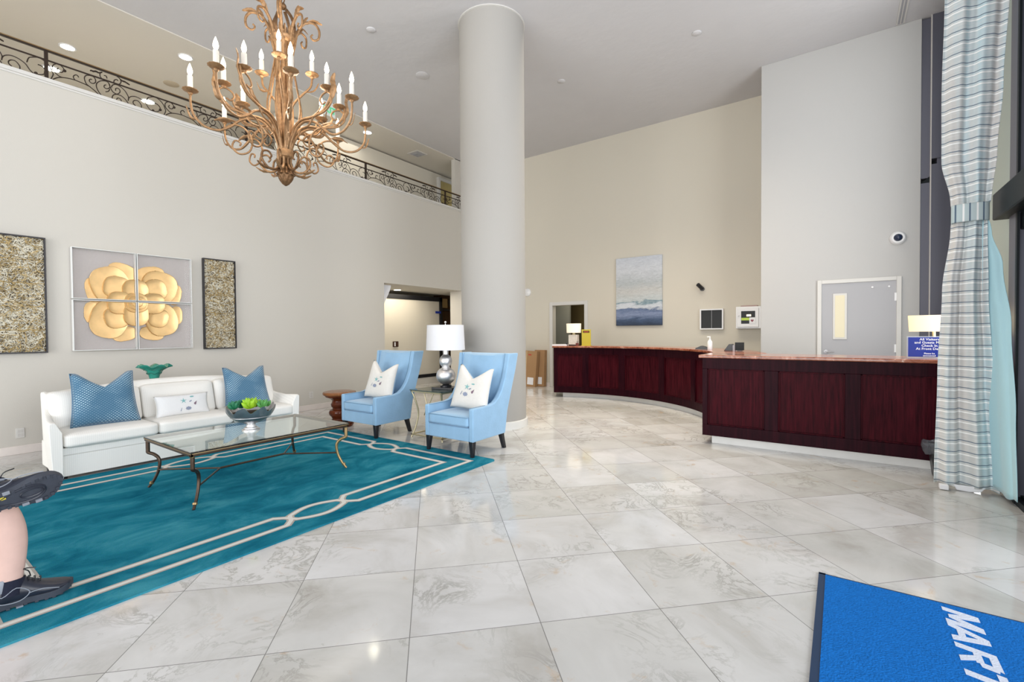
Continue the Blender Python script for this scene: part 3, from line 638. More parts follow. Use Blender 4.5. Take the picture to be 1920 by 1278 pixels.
arc_solid(mb, 2.62, 2.67, A0, prev, 0.232, 0.92)
obj('face_frame', mb, M['mahogf'], t, world=True, smooth=30)
for a, b in PAN:
    mb = MB(); arc_solid(mb, 2.645, 2.665, b, a, 0.235, 0.918)
    for z0, z1 in ((0.232, 0.247), (0.905, 0.92)): arc_solid(mb, 2.630, 2.65, b, a, z0, z1)
    arc_solid(mb, 2.630, 2.65, b, b + 0.35, 0.24, 0.91); arc_solid(mb, 2.630, 2.65, a - 0.35, a, 0.24, 0.91)
    obj('recessed_panel', mb, M['mahog'], t, world=True, smooth=30)
mb = MB(); arc_solid(mb, 2.70, 3.1, A0, A1 - 4.0, 0.0, 0.1); obj('plinth', mb, M['plinth'], t, world=True, smooth=30)
mb = MB(); arc_solid(mb, 2.585, 3.22, A0 - 1, A1 + 0.6, 1.052, 1.09); obj('granite_top', mb, M['granite'], t, world=True, bevel=0.008)

t = thing('straight_counter', 'straight dark mahogany front counter with red granite top beside the curtain', 'reception counter', (-0.2, 6.3, 0))
obj('carcass', MB().box(-1.37, 1.02, 6.07, 6.60, 0.1, 1.05), M['mahog'], t, world=True)
XS = [(-1.333, -0.712), (-0.573, 0.042), (0.178, 0.81)]
mb = MB(); mb.box(-1.39, 1.03, 6.03, 6.08, 0.92, 1.052); mb.box(-1.39, 1.03, 6.03, 6.08, 0.1, 0.233)
prev = -1.39
for a, b in XS: mb.box(prev, a, 6.03, 6.08, 0.233, 0.92); prev = b
mb.box(prev, 1.03, 6.03, 6.08, 0.233, 0.92); mb.box(-1.39, -1.37, 6.08, 6.60, 0.1, 1.052)
obj('face_frame', mb, M['mahogf'], t, world=True, bevel=0.003)
for a, b in XS:
    mb = MB(); mb.box(a, b, 6.058, 6.075, 0.233, 0.92)
    mb.box(a, a + 0.014, 6.042, 6.06, 0.233, 0.92); mb.box(b - 0.014, b, 6.042, 6.06, 0.233, 0.92); mb.box(a, b, 6.042, 6.06, 0.233, 0.247); mb.box(a, b, 6.042, 6.06, 0.906, 0.92)
    obj('recessed_panel', mb, M['mahog'], t, world=True, bevel=0.002)
obj('plinth', MB().box(-1.296, 1.0, 6.11, 6.55, 0, 0.1), M['plinth'], t, world=True)
obj('granite_top', MB().box(-1.43, 1.05, 5.995, 6.70, 1.052, 1.09), M['granite'], t, world=True, bevel=0.01)

# things on the desk
t = thing('table_lamp', 'lit cream oval shade table lamp at the curtain end of the straight counter', 'table lamp', (0.80, 6.52, 1.09))
obj('lamp_shade', MB().lathe([(0.20, 0.27), (0.21, 0.44), (0.205, 0.44), (0.195, 0.27)], n=40, sy=0.55, cap=False), M['litshade'], t, smooth=40)
mb = MB(); mb.lathe([(0.07, 0), (0.07, 0.015), (0.016, 0.03), (0.014, 0.30)], n=24); obj('lamp_base', mb, M['palegold'], t, smooth=40)
pl = bpy.data.lights.new('lamp_glow', 'POINT'); pl.energy = 2.2; pl.color = (1, 0.78, 0.5); pl.shadow_soft_size = 0.05
o = bpy.data.objects.new('lamp_glow', pl); COL.objects.link(o); o.location = (0.80, 6.52, 1.44 + 0.06)
t = thing('counter_sign', 'blue sign asking visitors to check in, in a clear holder on the straight counter', 'sign', (0.74, 6.30, 1.09))
obj('card', MB().box(-0.165, 0.165, 0.0, 0.004, 0.012, 0.212), M['signblue'], t)
obj('holder', MB().box(-0.175, 0.175, 0.004, 0.010, 0.0, 0.222), mat('clear_acrylic', (0.7, 0.75, 0.82), 0.05, alpha=0.5), t)
ys = 0.176
for s, sz, yy in (('All Visitors', 0.034, 0.180), ('and Guests Must', 0.034, 0.148), ('Check In', 0.034, 0.116), ('At Front Desk.', 0.034, 0.084), ('Please be', 0.022, 0.040), ('announced', 0.022, 0.018)):
    mb = text_mb(s, sz, 0.0004, lambda x, y, z, yy=yy: (x, -0.001 - z, y + yy), bold=0.0006, align='CENTER', res=2)
    obj('printed_line', mb, M['signwhite'], t)
t = thing('table_lamp', 'small pale lamp with rectangular shade on the far left end of the curved counter', 'table lamp', (-4.70, 8.95, 1.09))
obj('lamp_shade', MB().lathe([(0.165, 0.275), (0.172, 0.475), (0.168, 0.475), (0.160, 0.275)], n=32, sy=0.6, cap=False), M['litshade2'], t, smooth=40)
mb = MB(); mb.box(-0.105, 0.105, -0.05, 0.05, 0.02, 0.235); obj('lamp_base', mb, mat('carved_white_block', (0.70, 0.66, 0.58), 0.6, nscale=20, namt=0.25), t, bevel=0.008)
mb = MB(); mb.tube([(0, 0, 0.235), (0, 0, 0.40)], 0.012); mb.tube([(-0.03, 0, 0.235), (-0.02, 0, 0.27)], 0.006); mb.tube([(0.03, 0, 0.235), (0.02, 0, 0.27)], 0.006); obj('stem', mb, M['palegold'], t)
obj('foot', MB().box(-0.09, 0.09, -0.045, 0.045, 0, 0.02), M['darkframe'], t)
t = thing('sign_holder', 'yellow notice card standing on the curved counter right of the small lamp', 'notice', (-4.36, 8.86, 1.09))
obj('card', MB().box(-0.105, 0.105, 0, 0.006, 0.01, 0.345), M['yellow'], t)
obj('heading_bar', MB().box(-0.075, 0.075, -0.002, 0.0, 0.275, 0.318), M['yellowdark'], t)
obj('heading_print', MB().box(-0.05, 0.05, -0.004, -0.002, 0.288, 0.304), M['tape'], t)
obj('foot', MB().box(-0.105, 0.105, -0.03, 0.05, 0, 0.01), M['yellow'], t)
tag(obj('paper_stack', MB().box(-0.16, 0.16, -0.11, 0.11, 0, 0.03).xf(Matrix.Translation((-4.96, 8.83, 1.09)) @ Matrix.Rotation(0.3, 4, 'Z')), M['paper']), 'low white stack of papers at the left tip of the curved counter', 'papers')
t = thing('pen_cup', 'small dark pen cup on the curved counter in front of the small lamp', 'pen cup', (-4.52, 8.76, 1.09))
obj('cup', MB().lathe([(0.03, 0), (0.034, 0.06), (0.03, 0.06), (0.027, 0.01)], n=16), mat('red_brown_cup', (0.16, 0.04, 0.03), 0.4), t, smooth=40)
obj('pens', MB().tube([(0, 0, 0.01), (0.02, 0, 0.10)], 0.004).tube([(0, 0, 0.01), (-0.015, 0.01, 0.105)], 0.004), M['black'], t)
t = thing('desk_ornament', 'tiny dark ornament on the curved counter left of the small lamp', 'ornament', (-4.79, 8.80, 1.09))
obj('figure', MB().lathe([(0.0001, 0), (0.025, 0.005), (0.012, 0.03), (0.022, 0.055), (0.008, 0.075), (0.0001, 0.08)], n=14), M['black'], t, smooth=60)
t = thing('sanitizer_bottle', 'white pump bottle standing on the curved counter near the straight one', 'bottle', (-1.68, 7.78, 1.09))
obj('bottle', MB().lathe([(0.034, 0), (0.036, 0.01), (0.036, 0.12), (0.022, 0.145), (0.014, 0.15), (0.014, 0.165)], n=20), M['whitep'], t, smooth=40)
obj('pump', MB().tube([(0, 0, 0.16), (0, 0, 0.20)], 0.009).tube([(0.01, 0, 0.20), (-0.04, 0, 0.198)], 0.008), M['whitep'], t)
t = thing('leaflet_tray', 'low black tray beside the white pump bottle', 'tray', (-1.80, 7.86, 1.09))
obj('tray', MB().prism([(-0.10, 0), (0.10, 0), (0.10, 0.02), (-0.02, 0.055), (-0.10, 0.02)], -0.08, 0.08, 'y'), M['black'], t)
t = thing('card_terminal', 'black card terminal with grey side on the counter near the white wall', 'card terminal', (-1.33, 7.42, 1.09))
obj('body', MB().prism([(-0.07, 0), (0.05, 0), (0.05, 0.10), (0.0, 0.10)], -0.05, 0.05, 'y'), M['black'], t, bevel=0.004)
obj('side_plate', MB().box(0.05, 0.085, -0.05, 0.05, 0.0, 0.085), M['greyp'], t)
t = thing('desk_monitor', 'small black monitor facing the clerk on the counter near the white wall', 'monitor', (-1.19, 7.38, 1.09))
obj('screen', MB().box(-0.06, 0.06, -0.01, 0.01, 0.01, 0.125).xf(Matrix.Rotation(0.15, 4, 'Z')), M['screen'], t, bevel=0.003)
obj('stand', MB().box(-0.03, 0.03, -0.03, 0.05, 0.0, 0.012), M['black'], t)

# waste bin
t = thing('waste_bin', 'black waste bin with clear liner between the counter and the curtain', 'bin', (0.80, 5.83, 0))
obj('bin', MB().lathe([(0.115, 0.0), (0.16, 0.30), (0.15, 0.30), (0.105, 0.01)], n=4).xf(Matrix.Rotation(PI / 4, 4, 'Z')), M['binblack'], t, bevel=0.01)
def wob(a, r, z): return (r + 0.008 * math.sin(9 * a + 30 * z), z + 0.01 * math.sin(5 * a))
obj('liner', MB().lathe([(0.150, 0.22), (0.166, 0.26), (0.168, 0.31), (0.158, 0.325), (0.140, 0.30)], n=40, wob=wob).xf(Matrix.Identity(4)), M['bag'], t, smooth=60)

# things on the back wall
p = thing('painting', 'large canvas painting of a stormy blue grey sea on the beige back wall', 'painting', (-3.705, 10.198, 1.52))
obj('canvas', MB().box(-0.53, 0.53, -0.045, 0.0, 0, 1.54), M['canvas'], p, bevel=0.006)
t = thing('wall_screen', 'dark square glass screen in a white frame, left of the defibrillator cabinet', 'screen', (-2.16, 10.19, 1.625))
mb = MB().frame(-0.225, 0.225, -0.21, 0.21, 0.024, -0.06, 0, 'y')
obj('frame', mb, M['whitep'], t)
obj('glass', MB().box(-0.2, 0.2, -0.035, -0.02, -0.185, 0.185), M['screen'], t)
obj('divider', MB().box(-0.003, 0.003, -0.038, -0.034, -0.185, 0.185), M['greyp'], t)
t = thing('defibrillator_cabinet', 'white defibrillator cabinet with dark window on the back wall', 'medical cabinet', (-1.44, 10.19, 1.64))
obj('housing', MB().box(-0.245, 0.24, -0.17, 0, -0.215, 0.215), M['whitep'], t, bevel=0.01)
dr = obj('door', MB().box(-0.215, 0.16, -0.19, -0.17, -0.185, 0.185), M['whitep'], t, bevel=0.006)
obj('window', MB().box(-0.145, 0.10, -0.193, -0.188, -0.12, 0.125), M['screen'], dr)
obj('lime_band', MB().box(-0.14, 0.04, -0.196, -0.192, -0.055, -0.005), M['lime'], dr)
obj('device_print', MB().box(-0.05, 0.03, -0.196, -0.192, 0.02, 0.06), M['palegold'], dr)
sg = obj('heart_sign', MB().box(0.0, 0.105, -0.198, -0.192, -0.12, 0.0), M['whitep'], dr)
hp = [(0.05 + 0.024 * math.sin(a) ** 3 * 1.1, -0.062 + 0.0019 * (13 * math.cos(a) - 5 * math.cos(2 * a) - 2 * math.cos(3 * a) - math.cos(4 * a))) for a in [2 * PI * i / 28 for i in range(28)]]
obj('heart_mark', MB().prism([(x, z) for x, z in hp], -0.2005, -0.198, 'y'), M['heart'], sg)
obj('latch', MB().ball((-0.19, -0.20, 0.04), 0.014, 6), M['paper'], dr, smooth=60)
obj('clipboard', MB().box(-0.16, 0.13, -0.16, -0.02, 0.215, 0.235), mat('pinkish_board', (0.40, 0.26, 0.24), 0.6), t)
t = thing('security_camera', 'small black camera on the back wall above the dark screen', 'camera', (-2.35, 10.2, 2.28))
obj('mount', MB().tube([(0, 0, -0.02), (0, -0.05, -0.02)], 0.045, 16), M['black'], t)
obj('camera_body', MB().tube([(0.0, -0.05, -0.01), (-0.05, -0.16, 0.06)], 0.040, 14), M['black'], t)
t = thing('dome_camera', 'white dome security camera on the pale wall above the grey door', 'camera', (0.70, 9.09, 2.76))
obj('housing', MB().lathe([(0.10, 0), (0.10, 0.03), (0.075, 0.06)], n=28).xf(Matrix.Rotation(PI / 2, 4, 'X')), M['whitep'], t, smooth=40)
obj('lens_dome', MB().lathe([(0.055, 0.055), (0.05, 0.085), (0.03, 0.11), (0.0001, 0.115)], n=24).xf(Matrix.Rotation(PI / 2, 4, 'X')), mat('dark_dome', (0.02, 0.03, 0.06), 0.08), t, smooth=60)
t = thing('wall_chime', 'round white wall disc on the back wall, partly hidden by the column', 'wall disc', (-6.70, 10.2, 2.43))
obj('cover', MB().lathe([(0.10, 0), (0.10, 0.03), (0.085, 0.045), (0.0001, 0.055)], n=28).xf(Matrix.Rotation(PI / 2, 4, 'X')), M['whitep'], t, smooth=50)
# cardboard boxes leaning on the back wall
def leanbox(x0, x1, y, h, tilt, label, dy):
    t = thing('cardboard_box', label, 'box', ((x0 + x1) / 2, y, 0), group=None); w = (x1 - x0) / 2
    R = Matrix.Rotation(tilt, 4, 'Y') @ Matrix.Rotation(-0.06, 4, 'X')
    obj('carton', MB().box(-w, w, -0.06, 0.06, 0, h).xf(R), M['card'], t, bevel=0.004)
    obj('label_sheet', MB().box(w - 0.24, w - 0.06, -0.063, -0.06, 0.06, 0.24).xf(R), M['paper'], t)
    return t, R
t, R = leanbox(-6.90, -6.29, 9.93, 0.915, 0.045, 'tall flat cardboard box leaning on the back wall, nearest the column', 0)
obj('red_tape', MB().box(0.05, 0.14, -0.064, -0.06, 0.80, 0.83).xf(R), M['tape'], t)
obj('packing_tape', MB().box(-0.02, 0.01, -0.063, -0.06, 0.0, 0.91).xf(R), mat('tan_tape', (0.5, 0.36, 0.2), 0.4), t)
leanbox(-6.42, -6.12, 10.08, 0.93, 0.0, 'second cardboard box behind the first, nearest the dark doorway', 0)

# outlets on the left wall
def outlet(y, z, label):
    t = thing('wall_outlet', label, 'outlet', (-7.858, y, z))
    obj('cover_plate', MB().box(0, 0.008, -0.036, 0.036, -0.058, 0.058), M['trim'], t, bevel=0.002)
    mb = MB(); mb.box(0.008, 0.011, -0.02, 0.02, 0.008, 0.04); mb.box(0.008, 0.011, -0.02, 0.02, -0.04, -0.008); obj('socket', mb, mat('outlet_insert', (0.55, 0.53, 0.50), 0.5), t)
outlet(1.088, 0.245, 'white wall outlet low on the left wall, left of the sofa')
outlet(4.762, 0.275, 'white wall outlet low on the left wall, between sofa and turned wooden stool')

# ================================================================== WALL ART
CYF, ZL = 2.206, 1.84
def twig(y0, y1, z0, z1, label, seed, ragged=False):
    t = thing('woven_wall_panel', label, 'wall art', (-7.85, (y0 + y1) / 2, (z0 + z1) / 2)); rnd = random.Random(seed)
    w, h = (y1 - y0) / 2, (z1 - z0) / 2; f = 0.016
    mb = MB().frame(-w, w, -h, h, f, 0.0, 0.05, 'x')
    obj('frame', mb, M['darkframe'], t)
    obj('backing', MB().box(0.004, 0.010, -w + f, w - f, -h + f, h - f), M['wiredark'], t)
    for m_, n, r, xx in ((M['wirelight'], int(1500 * w * h / 0.2), 0.0042, 0.020), (M['wire'], int(620 * w * h / 0.2), 0.0032, 0.030)):
        mb = MB()
        for i in range(n):
            a = rnd.uniform(-w + f, w - f); b = rnd.uniform(-h + f, h - f); th = rnd.gauss(0.0, 0.75); L_ = rnd.uniform(0.05, 0.16); k = rnd.uniform(-14, 14)
            pts = []
            for q in range(5):
                s = (q / 4 - 0.5) * L_; ang = th + k * s
                pts.append((xx + rnd.uniform(-0.008, 0.01), max(-w + f, min(w - f, a + s * math.cos(ang))), max(-h + f, min(h - f, b + s * math.sin(ang)))))
            mb.tube(pts, r * rnd.uniform(0.6, 1.1), 4, cap=False)
        obj('woven_wire', mb, m_, t, fix=False)['kind'] = 'stuff'
    mb = MB()
    for k in range(1, 5): mb.tube([(0.03, -w + f, -h + 2 * h * k / 5), (0.03, w - f, -h + 2 * h * k / 5)], 0.004, 5)
    obj('cross_rod', mb, M['wire'], t)
twig(0.62, 1.333, 1.178, 2.558, 'wide gold woven wire wall panel cut by the left picture edge', 3)
twig(3.022, 3.478, 1.165, 2.536, 'narrow gold woven wire wall panel right of the golden flower', 5)
def pf(px, py):
    dx = px - 760
    y = CYF + dx * (0.655 / 710 if dx < 0 else 0.655 / 632)
    s = 857 - dx * 0.087; z = ZL - (py - (665 + dx * 0.045)) / s
    return y, z
def PET(px, py, rx, ry, rot=0, amp=0.014):
    y, z = pf(px, py); k = 0.655 / 710 if px < 760 else 0.655 / 632
    return (y, z, rx * k, ry / 857, math.radians(rot), amp)
LAY = [
 [(CYF - 0.03, ZL - 0.01, 0.36, 0.36, 0.0, 0.0)],
 [PET(300, 540, 100, 150, 10), PET(600, 330, 170, 110, -15), PET(930, 350, 160, 95, 10), PET(1200, 590, 80, 130, -10), PET(260, 790, 82, 118, 0), PET(1215, 830, 75, 115, 0), PET(615, 1040, 150, 85, 10), PET(930, 1040, 140, 80, -8)],
 [PET(480, 480, 225, 215, 20, 0.03), PET(1020, 500, 205, 190, -15, 0.03), PET(455, 870, 215, 215, -15, 0.03), PET(1040, 880, 185, 195, 12, 0.03)],
 [PET(540, 500, 155, 125, -10, 0.03), PET(975, 530, 125, 125, 10, 0.03), PET(530, 850, 140, 120, 12, 0.03), PET(1000, 860, 115, 112, -10, 0.03)],
 [PET(755, 555, 158, 142, 0, 0.035), PET(570, 680, 145, 128, 0, 0.035), PET(945, 690, 130, 122, 0, 0.035), PET(755, 820, 152, 130, 0, 0.035)],
 [PET(758, 680, 138, 112, 0, 0.03)], [PET(765, 680, 98, 78, 0, 0.03)], [PET(765, 680, 58, 44, 0, 0.03)]]
def flower_h(y, z):
    best = None
    for li, L_ in enumerate(LAY):
        for pi_, (cy, cz, ry, rz, rt, amp) in enumerate(L_):
            dy, dz = y - cy, z - cz; c, s = math.cos(rt), math.sin(rt); u = (dy * c + dz * s) / ry; v = (-dy * s + dz * c) / rz
            r = (abs(u) ** 2.5 + abs(v) ** 2.5) ** (1 / 2.5)
            if r <= 1.0:
                hh = min(0.080, 0.002 + 0.0100 * li + 0.004 * (pi_ % 2) + 0.75 * amp * (r ** 3.5))
                best = hh
    return best
names = {(0, 1): 'upper left', (1, 1): 'upper right', (0, 0): 'lower left', (1, 0): 'lower right'}
for (qi, qj), nm in names.items():
    y0, y1 = (1.556, CYF - 0.006) if qi == 0 else (CYF + 0.006, 2.858)
    z0, z1 = (1.192, ZL - 0.006) if qj == 0 else (ZL + 0.006, 2.488)
    t = thing('flower_art_panel', nm + ' acrylic framed panel of the four part golden flower artwork', 'wall art', (-7.856, (y0 + y1) / 2, (z0 + z1) / 2), group=None)
    obj('backing', MB().box(-7.856, -7.846, y0, y1, z0, z1), M['artback'], t, world=True)
    f = 0.008; mb = MB().frame(y0, y1, z0, z1, f, -7.846, -7.775, 'x')
    obj('frame', mb, M['acrylic'], t, world=True, bevel=0.002)
    ny = 116; nz = 116; ay, by, az, bz = y0 + f + 0.002, y1 - f - 0.002, z0 + f + 0.002, z1 - f - 0.002
    mb = MB(); idx = {}
    for j in range(nz):
        for i in range(ny):
            y = lerp(ay, by, i / (ny - 1)); z = lerp(az, bz, j / (nz - 1)); hh = flower_h(y, z)
            if hh is not None: idx[i, j] = len(mb.v); mb.v.append((-7.846 + hh * 0.8 - 0.004, y, z))
    for j in range(nz - 1):
        for i in range(ny - 1):
            ks = [(i, j), (i + 1, j), (i + 1, j + 1), (i, j + 1)]
            if all(k in idx for k in ks): mb.f.append(tuple(idx[k] for k in ks)); mb.m.append(0)
    o = obj('gold_petals', mb, M['goldleaf'], t, world=True, smooth=35, fix=False)
    q = o.modifiers.new('s', 'SOLIDIFY'); q.thickness = 0.006
    obj('cover_pane', MB().box(-7.777, -7.774, y0 + 0.008, y1 - 0.008, z0 + 0.008, z1 - 0.008), M['pane'], t, world=True)

# ================================================================== RUG
t = thing('area_rug', 'large teal area rug with double cream border under the coffee table', 'rug', (-4.53, 2.06, 0))
RX0, RX1, RY0, RY1 = -6.03, -3.03, 0.15, 3.97
mb = MB(); pts = []
for cx, cy, a0 in ((RX1 - 0.05, RY1 - 0.05, 0), (RX0 + 0.05, RY1 - 0.05, 90), (RX0 + 0.05, RY0 + 0.05, 180), (RX1 - 0.05, RY0 + 0.05, 270)):
    for k in range(6): a = math.radians(a0 + 18 * k); pts.append((cx + 0.05 * math.cos(a), cy + 0.05 * math.sin(a)))
mb.prism(pts, 0.0, 0.011, 'z'); obj('pile', mb, M['rug'], t, world=True)
def ribbon(mb, pts, w, z):
    P = [Vector((p[0], p[1], 0)) for p in pts]; n = len(P); vs = []
    for i in range(n):
        a = (P[i] - P[i - 1]).normalized(); b = (P[(i + 1) % n] - P[i]).normalized(); tt = (a + b)
        if tt.length < 1e-4: tt = b
        tt.normalize(); nn = Vector((-tt.y, tt.x, 0)); k = 1 / max(0.45, nn.dot(Vector((-a.y, a.x, 0))))
        for s in (1, -1): q = P[i] + nn * (s * w / 2 * k); vs.append((q.x, q.y, z))
    mb.add(vs, [(2 * i, 2 * i + 1, 2 * ((i + 1) % n) + 1, 2 * ((i + 1) % n)) for i in range(n)])
def strand(inset, other, flip):
    """closed path round the rug; at the middle of each side it swaps with the other line and makes a ring"""
    x0, x1, y0, y1 = RX0 + inset, RX1 - inset, RY0 + inset, RY1 - inset; d = other - inset
    out = []
    for (ax, ay, bx, by) in ((x1, y0, x1, y1), (x1, y1, x0, y1), (x0, y1, x0, y0), (x0, y0, x1, y0)):
        L_ = math.hypot(bx - ax, by - ay); tx, ty = (bx - ax) / L_, (by - ay) / L_; nx, ny = -ty, tx  # inward normal (ccw path)
        def P(s, o): return (ax + tx * s + nx * o, ay + ty * s + ny * o)
        mid = L_ / 2
        out.append(P(0, 0)); out.append(P(mid - 0.30, 0)); out.append(P(mid - 0.24, d * 0.30))
        for k in range(0, 13):
            u = k / 12; s = lerp(-0.20, 0.20, u); bulge = math.sin(PI * u)
            out.append(P(mid + s, d * (0.75 + 0.35 * bulge)))
        out.append(P(mid + 0.24, d * 0.30)); out.append(P(mid + 0.30, 0))
    return out
so = strand(0.20, 0.40, 0); si = strand(0.40, 0.20, 0)
for nm, pth, zz in (('outer_border_stripe', so, 0.0), ('inner_border_stripe', si, 0.0004)):
    mb = MB(); mb.mi = 0; ribbon(mb, pth, 0.058, 0.0118 + zz); mb.mi = 1; ribbon(mb, pth, 0.030, 0.0124 + zz)
    obj(nm, mb, [M['taupe'], M['cream']], t, world=True, fix=False)

# entrance mat
t = thing('entrance_mat', 'bright blue carpet entrance mat with white lettering, lower right', 'mat', (0.5, 2.0, 0))
obj('carpet', MB().box(-0.062, 1.10, 0.6, 3.118, 0.0, 0.010), M['mat'], t, world=True)
mb = MB(); mb.box(-0.094, -0.062, 0.58, 3.138, 0.0, 0.008); mb.box(-0.094, 1.12, 3.118, 3.132, 0.0, 0.008); mb.box(1.10, 1.12, 0.6, 3.118, 0, 0.008)
obj('rubber_edge', mb, M['matedge'], t, world=True)
# letters read towards -Y with their tops towards +X
SL = 0.24
def glyph(mb, x0, w, strokes):
    """strokes: quads in unit letter space, reading along x, tops along y"""
    for k, q in enumerate(strokes):
        pts = [(0.414 + y * 0.126, 3.080 - (x0 + x * w + y * SL * 0.126)) for x, y in q]; z = 0.0102 + 0.0001 * k
        mb.add([(a, b, z) for a, b in pts] + [(a, b, z + 0.001) for a, b in pts], [(0, 1, 2, 3), (7, 6, 5, 4), (0, 1, 5, 4), (1, 2, 6, 5), (2, 3, 7, 6), (3, 0, 4, 7)])
mb = MB()
glyph(mb, 0.0, 0.150, [[(0, 0), (.24, 0), (.24, 1), (0, 1)], [(.76, 0), (1, 0), (1, 1), (.76, 1)], [(.0, 1), (.30, 1), (.62, .12), (.42, .12)], [(1, 1), (.70, 1), (.42, .12), (.62, .12)]])
glyph(mb, 0.148, 0.150, [[(-.06, 0), (.22, 0), (.60, 1), (.36, 1)], [(1.02, 0), (.74, 0), (.40, 1), (.64, 1)], [(.22, .20), (.78, .20), (.72, .40), (.30, .40)]])
glyph(mb, 0.318, 0.140, [[(0, 0), (.27, 0), (.27, 1), (0, 1)], [(.2, .78), (.78, .78), (.88, 1), (.2, 1)], [(.2, .40), (.80, .40), (.74, .60), (.2, .60)], [(.70, .46), (.96, .50), (.98, .88), (.72, .94)], [(.42, .44), (.68, .44), (1.02, 0), (.74, 0)]])
glyph(mb, 0.468, 0.140, [[(.36, 0), (.64, 0), (.64, 1), (.36, 1)], [(0, .78), (1, .78), (1, 1), (0, 1)]])
obj('lettering', mb, M['lettering'], t, world=True)

# ================================================================== PILLOWS
def psurf(w, h, th, notch, side=1):
    """point on pillow face; u, v in -1..1; centre of the base at origin, x width, z up, y thickness"""
    def fn(u, v):
        pin = 0.07
        x = w / 2 * u * (1 - pin * (1 - v * v)) * (1.0 + 0.10 * (-v) * 0.5 * (1 if notch else 0))
        z = h / 2 * v * (1 - pin * (1 - u * u))
        if v > 0: z -= notch * max(0.0, 1 - abs(u) / 0.80) * v ** 2.0
        y = -side * th / 2 * max(0.0, (1 - u ** 4) * (1 - v ** 4)) ** 0.55
        if notch and v > 0: y *= 1 - 0.25 * v * max(0, 1 - abs(u) * 2.5)
        return Vector((x, y, z + h / 2))
    return fn
def pillow(name, label, cat, w, h, th, notch, mat_f, M4, group=None, mat_b=None, motif=False, pipe=None):
    t = thing(name, label, cat, (0, 0, 0), group=group)
    t.location = M4.translation; t.rotation_euler = M4.to_euler()
    n = 25; mb = MB()
    for side in (1, -1):
        mb.mi = 0 if side == 1 else 1
        f = psurf(w, h, th, notch, side); mb.grid(lambda a, b: f(2 * a - 1, 2 * b - 1), n, n)
    o = obj('cover', mb, [mat_f, mat_b or mat_f], t)
    b = bmesh.new(); b.from_mesh(o.data); bmesh.ops.remove_doubles(b, verts=b.verts, dist=1e-5); bmesh.ops.recalc_face_normals(b, faces=b.faces); b.to_mesh(o.data); b.free()
    o.data.polygons.foreach_set('use_smooth', [True] * len(o.data.polygons))
    if pipe:
        f = psurf(w, h, th, notch, 1); e = [f(-1 + 2 * i / 24, -1) for i in range(24)] + [f(1, -1 + 2 * i / 24) for i in range(24)] + [f(1 - 2 * i / 24, 1) for i in range(24)] + [f(-1, 1 - 2 * i / 24) for i in range(24)]
        obj('piping', MB().tube(e, 0.004, 6, closed=True), pipe, t, smooth=60)
    if motif:
        f = psurf(w, h, th, notch, 1)
        def put(nm, pts, m_, cu, cv, sc, rot=0):
            c, s = math.cos(rot), math.sin(rot); vs = []
            P2 = [(0, 0)] + pts
            for x, z in P2:
                x, z = x * c - z * s, x * s + z * c
                p = f(cu + x * sc / (w / 2), cv + z * sc / (h / 2)); vs.append(p + Vector((0, -0.0035, 0)))
            k = len(pts); fs = [(0, 1 + i, 1 + (i + 1) % k) for i in range(k)]
            obj(nm, MB().add(vs, fs), m_, t, fix=False)
        star = [(math.cos(a + PI / 2) * (1 if i % 2 == 0 else 0.28), math.sin(a + PI / 2) * (1 if i % 2 == 0 else 0.28)) for i, a in enumerate([2 * PI * i / 10 for i in range(10)])]
        shell = [(math.cos(a) * (0.85 + 0.15 * math.cos(8 * a)), math.sin(a) * (0.62 + 0.10 * math.cos(8 * a))) for a in [2 * PI * i / 32 for i in range(32)]]
        fish = [(math.cos(a), 0.42 * math.sin(a)) for a in [2 * PI * i / 14 for i in range(14)]]
        cone = [(0.0, 1.0), (0.5, -0.5), (0.15, -0.8), (-0.45, -0.45)]
        s = motif
        put('starfish_motif', star, M['motif_teal'], -0.10 if s > 0.9 else -0.02, 0.02 if s > 0.9 else 0.30, 0.046 * s)
        put('shell_motif', shell, M['motif_grey'], -0.12 if s > 0.9 else 0.14, -0.34 if s > 0.9 else -0.50, 0.040 * s)
        put('shell_motif', fish, M['motif_teal'], 0.22 if s > 0.9 else 0.32, 0.20 if s > 0.9 else 0.66, 0.026 * s)
        put('shell_motif', fish, M['motif_grey'], 0.10 if s > 0.9 else 0.25, -0.06 if s > 0.9 else 0.20, 0.020 * s, 0.5)
        put('shell_motif', cone, M['motif_plum'], 0.28 if s > 0.9 else 0.44, -0.16 if s > 0.9 else -0.02, 0.036 * s, -0.6)
        put('shell_motif', [(0.15, 1), (0.2, -1), (-0.2, -1), (-0.1, 1)], M['motif_grey'], -0.36 if s > 0.9 else -0.14, -0.30 if s > 0.9 else -0.55, 0.024 * s, -0.3)
    return t

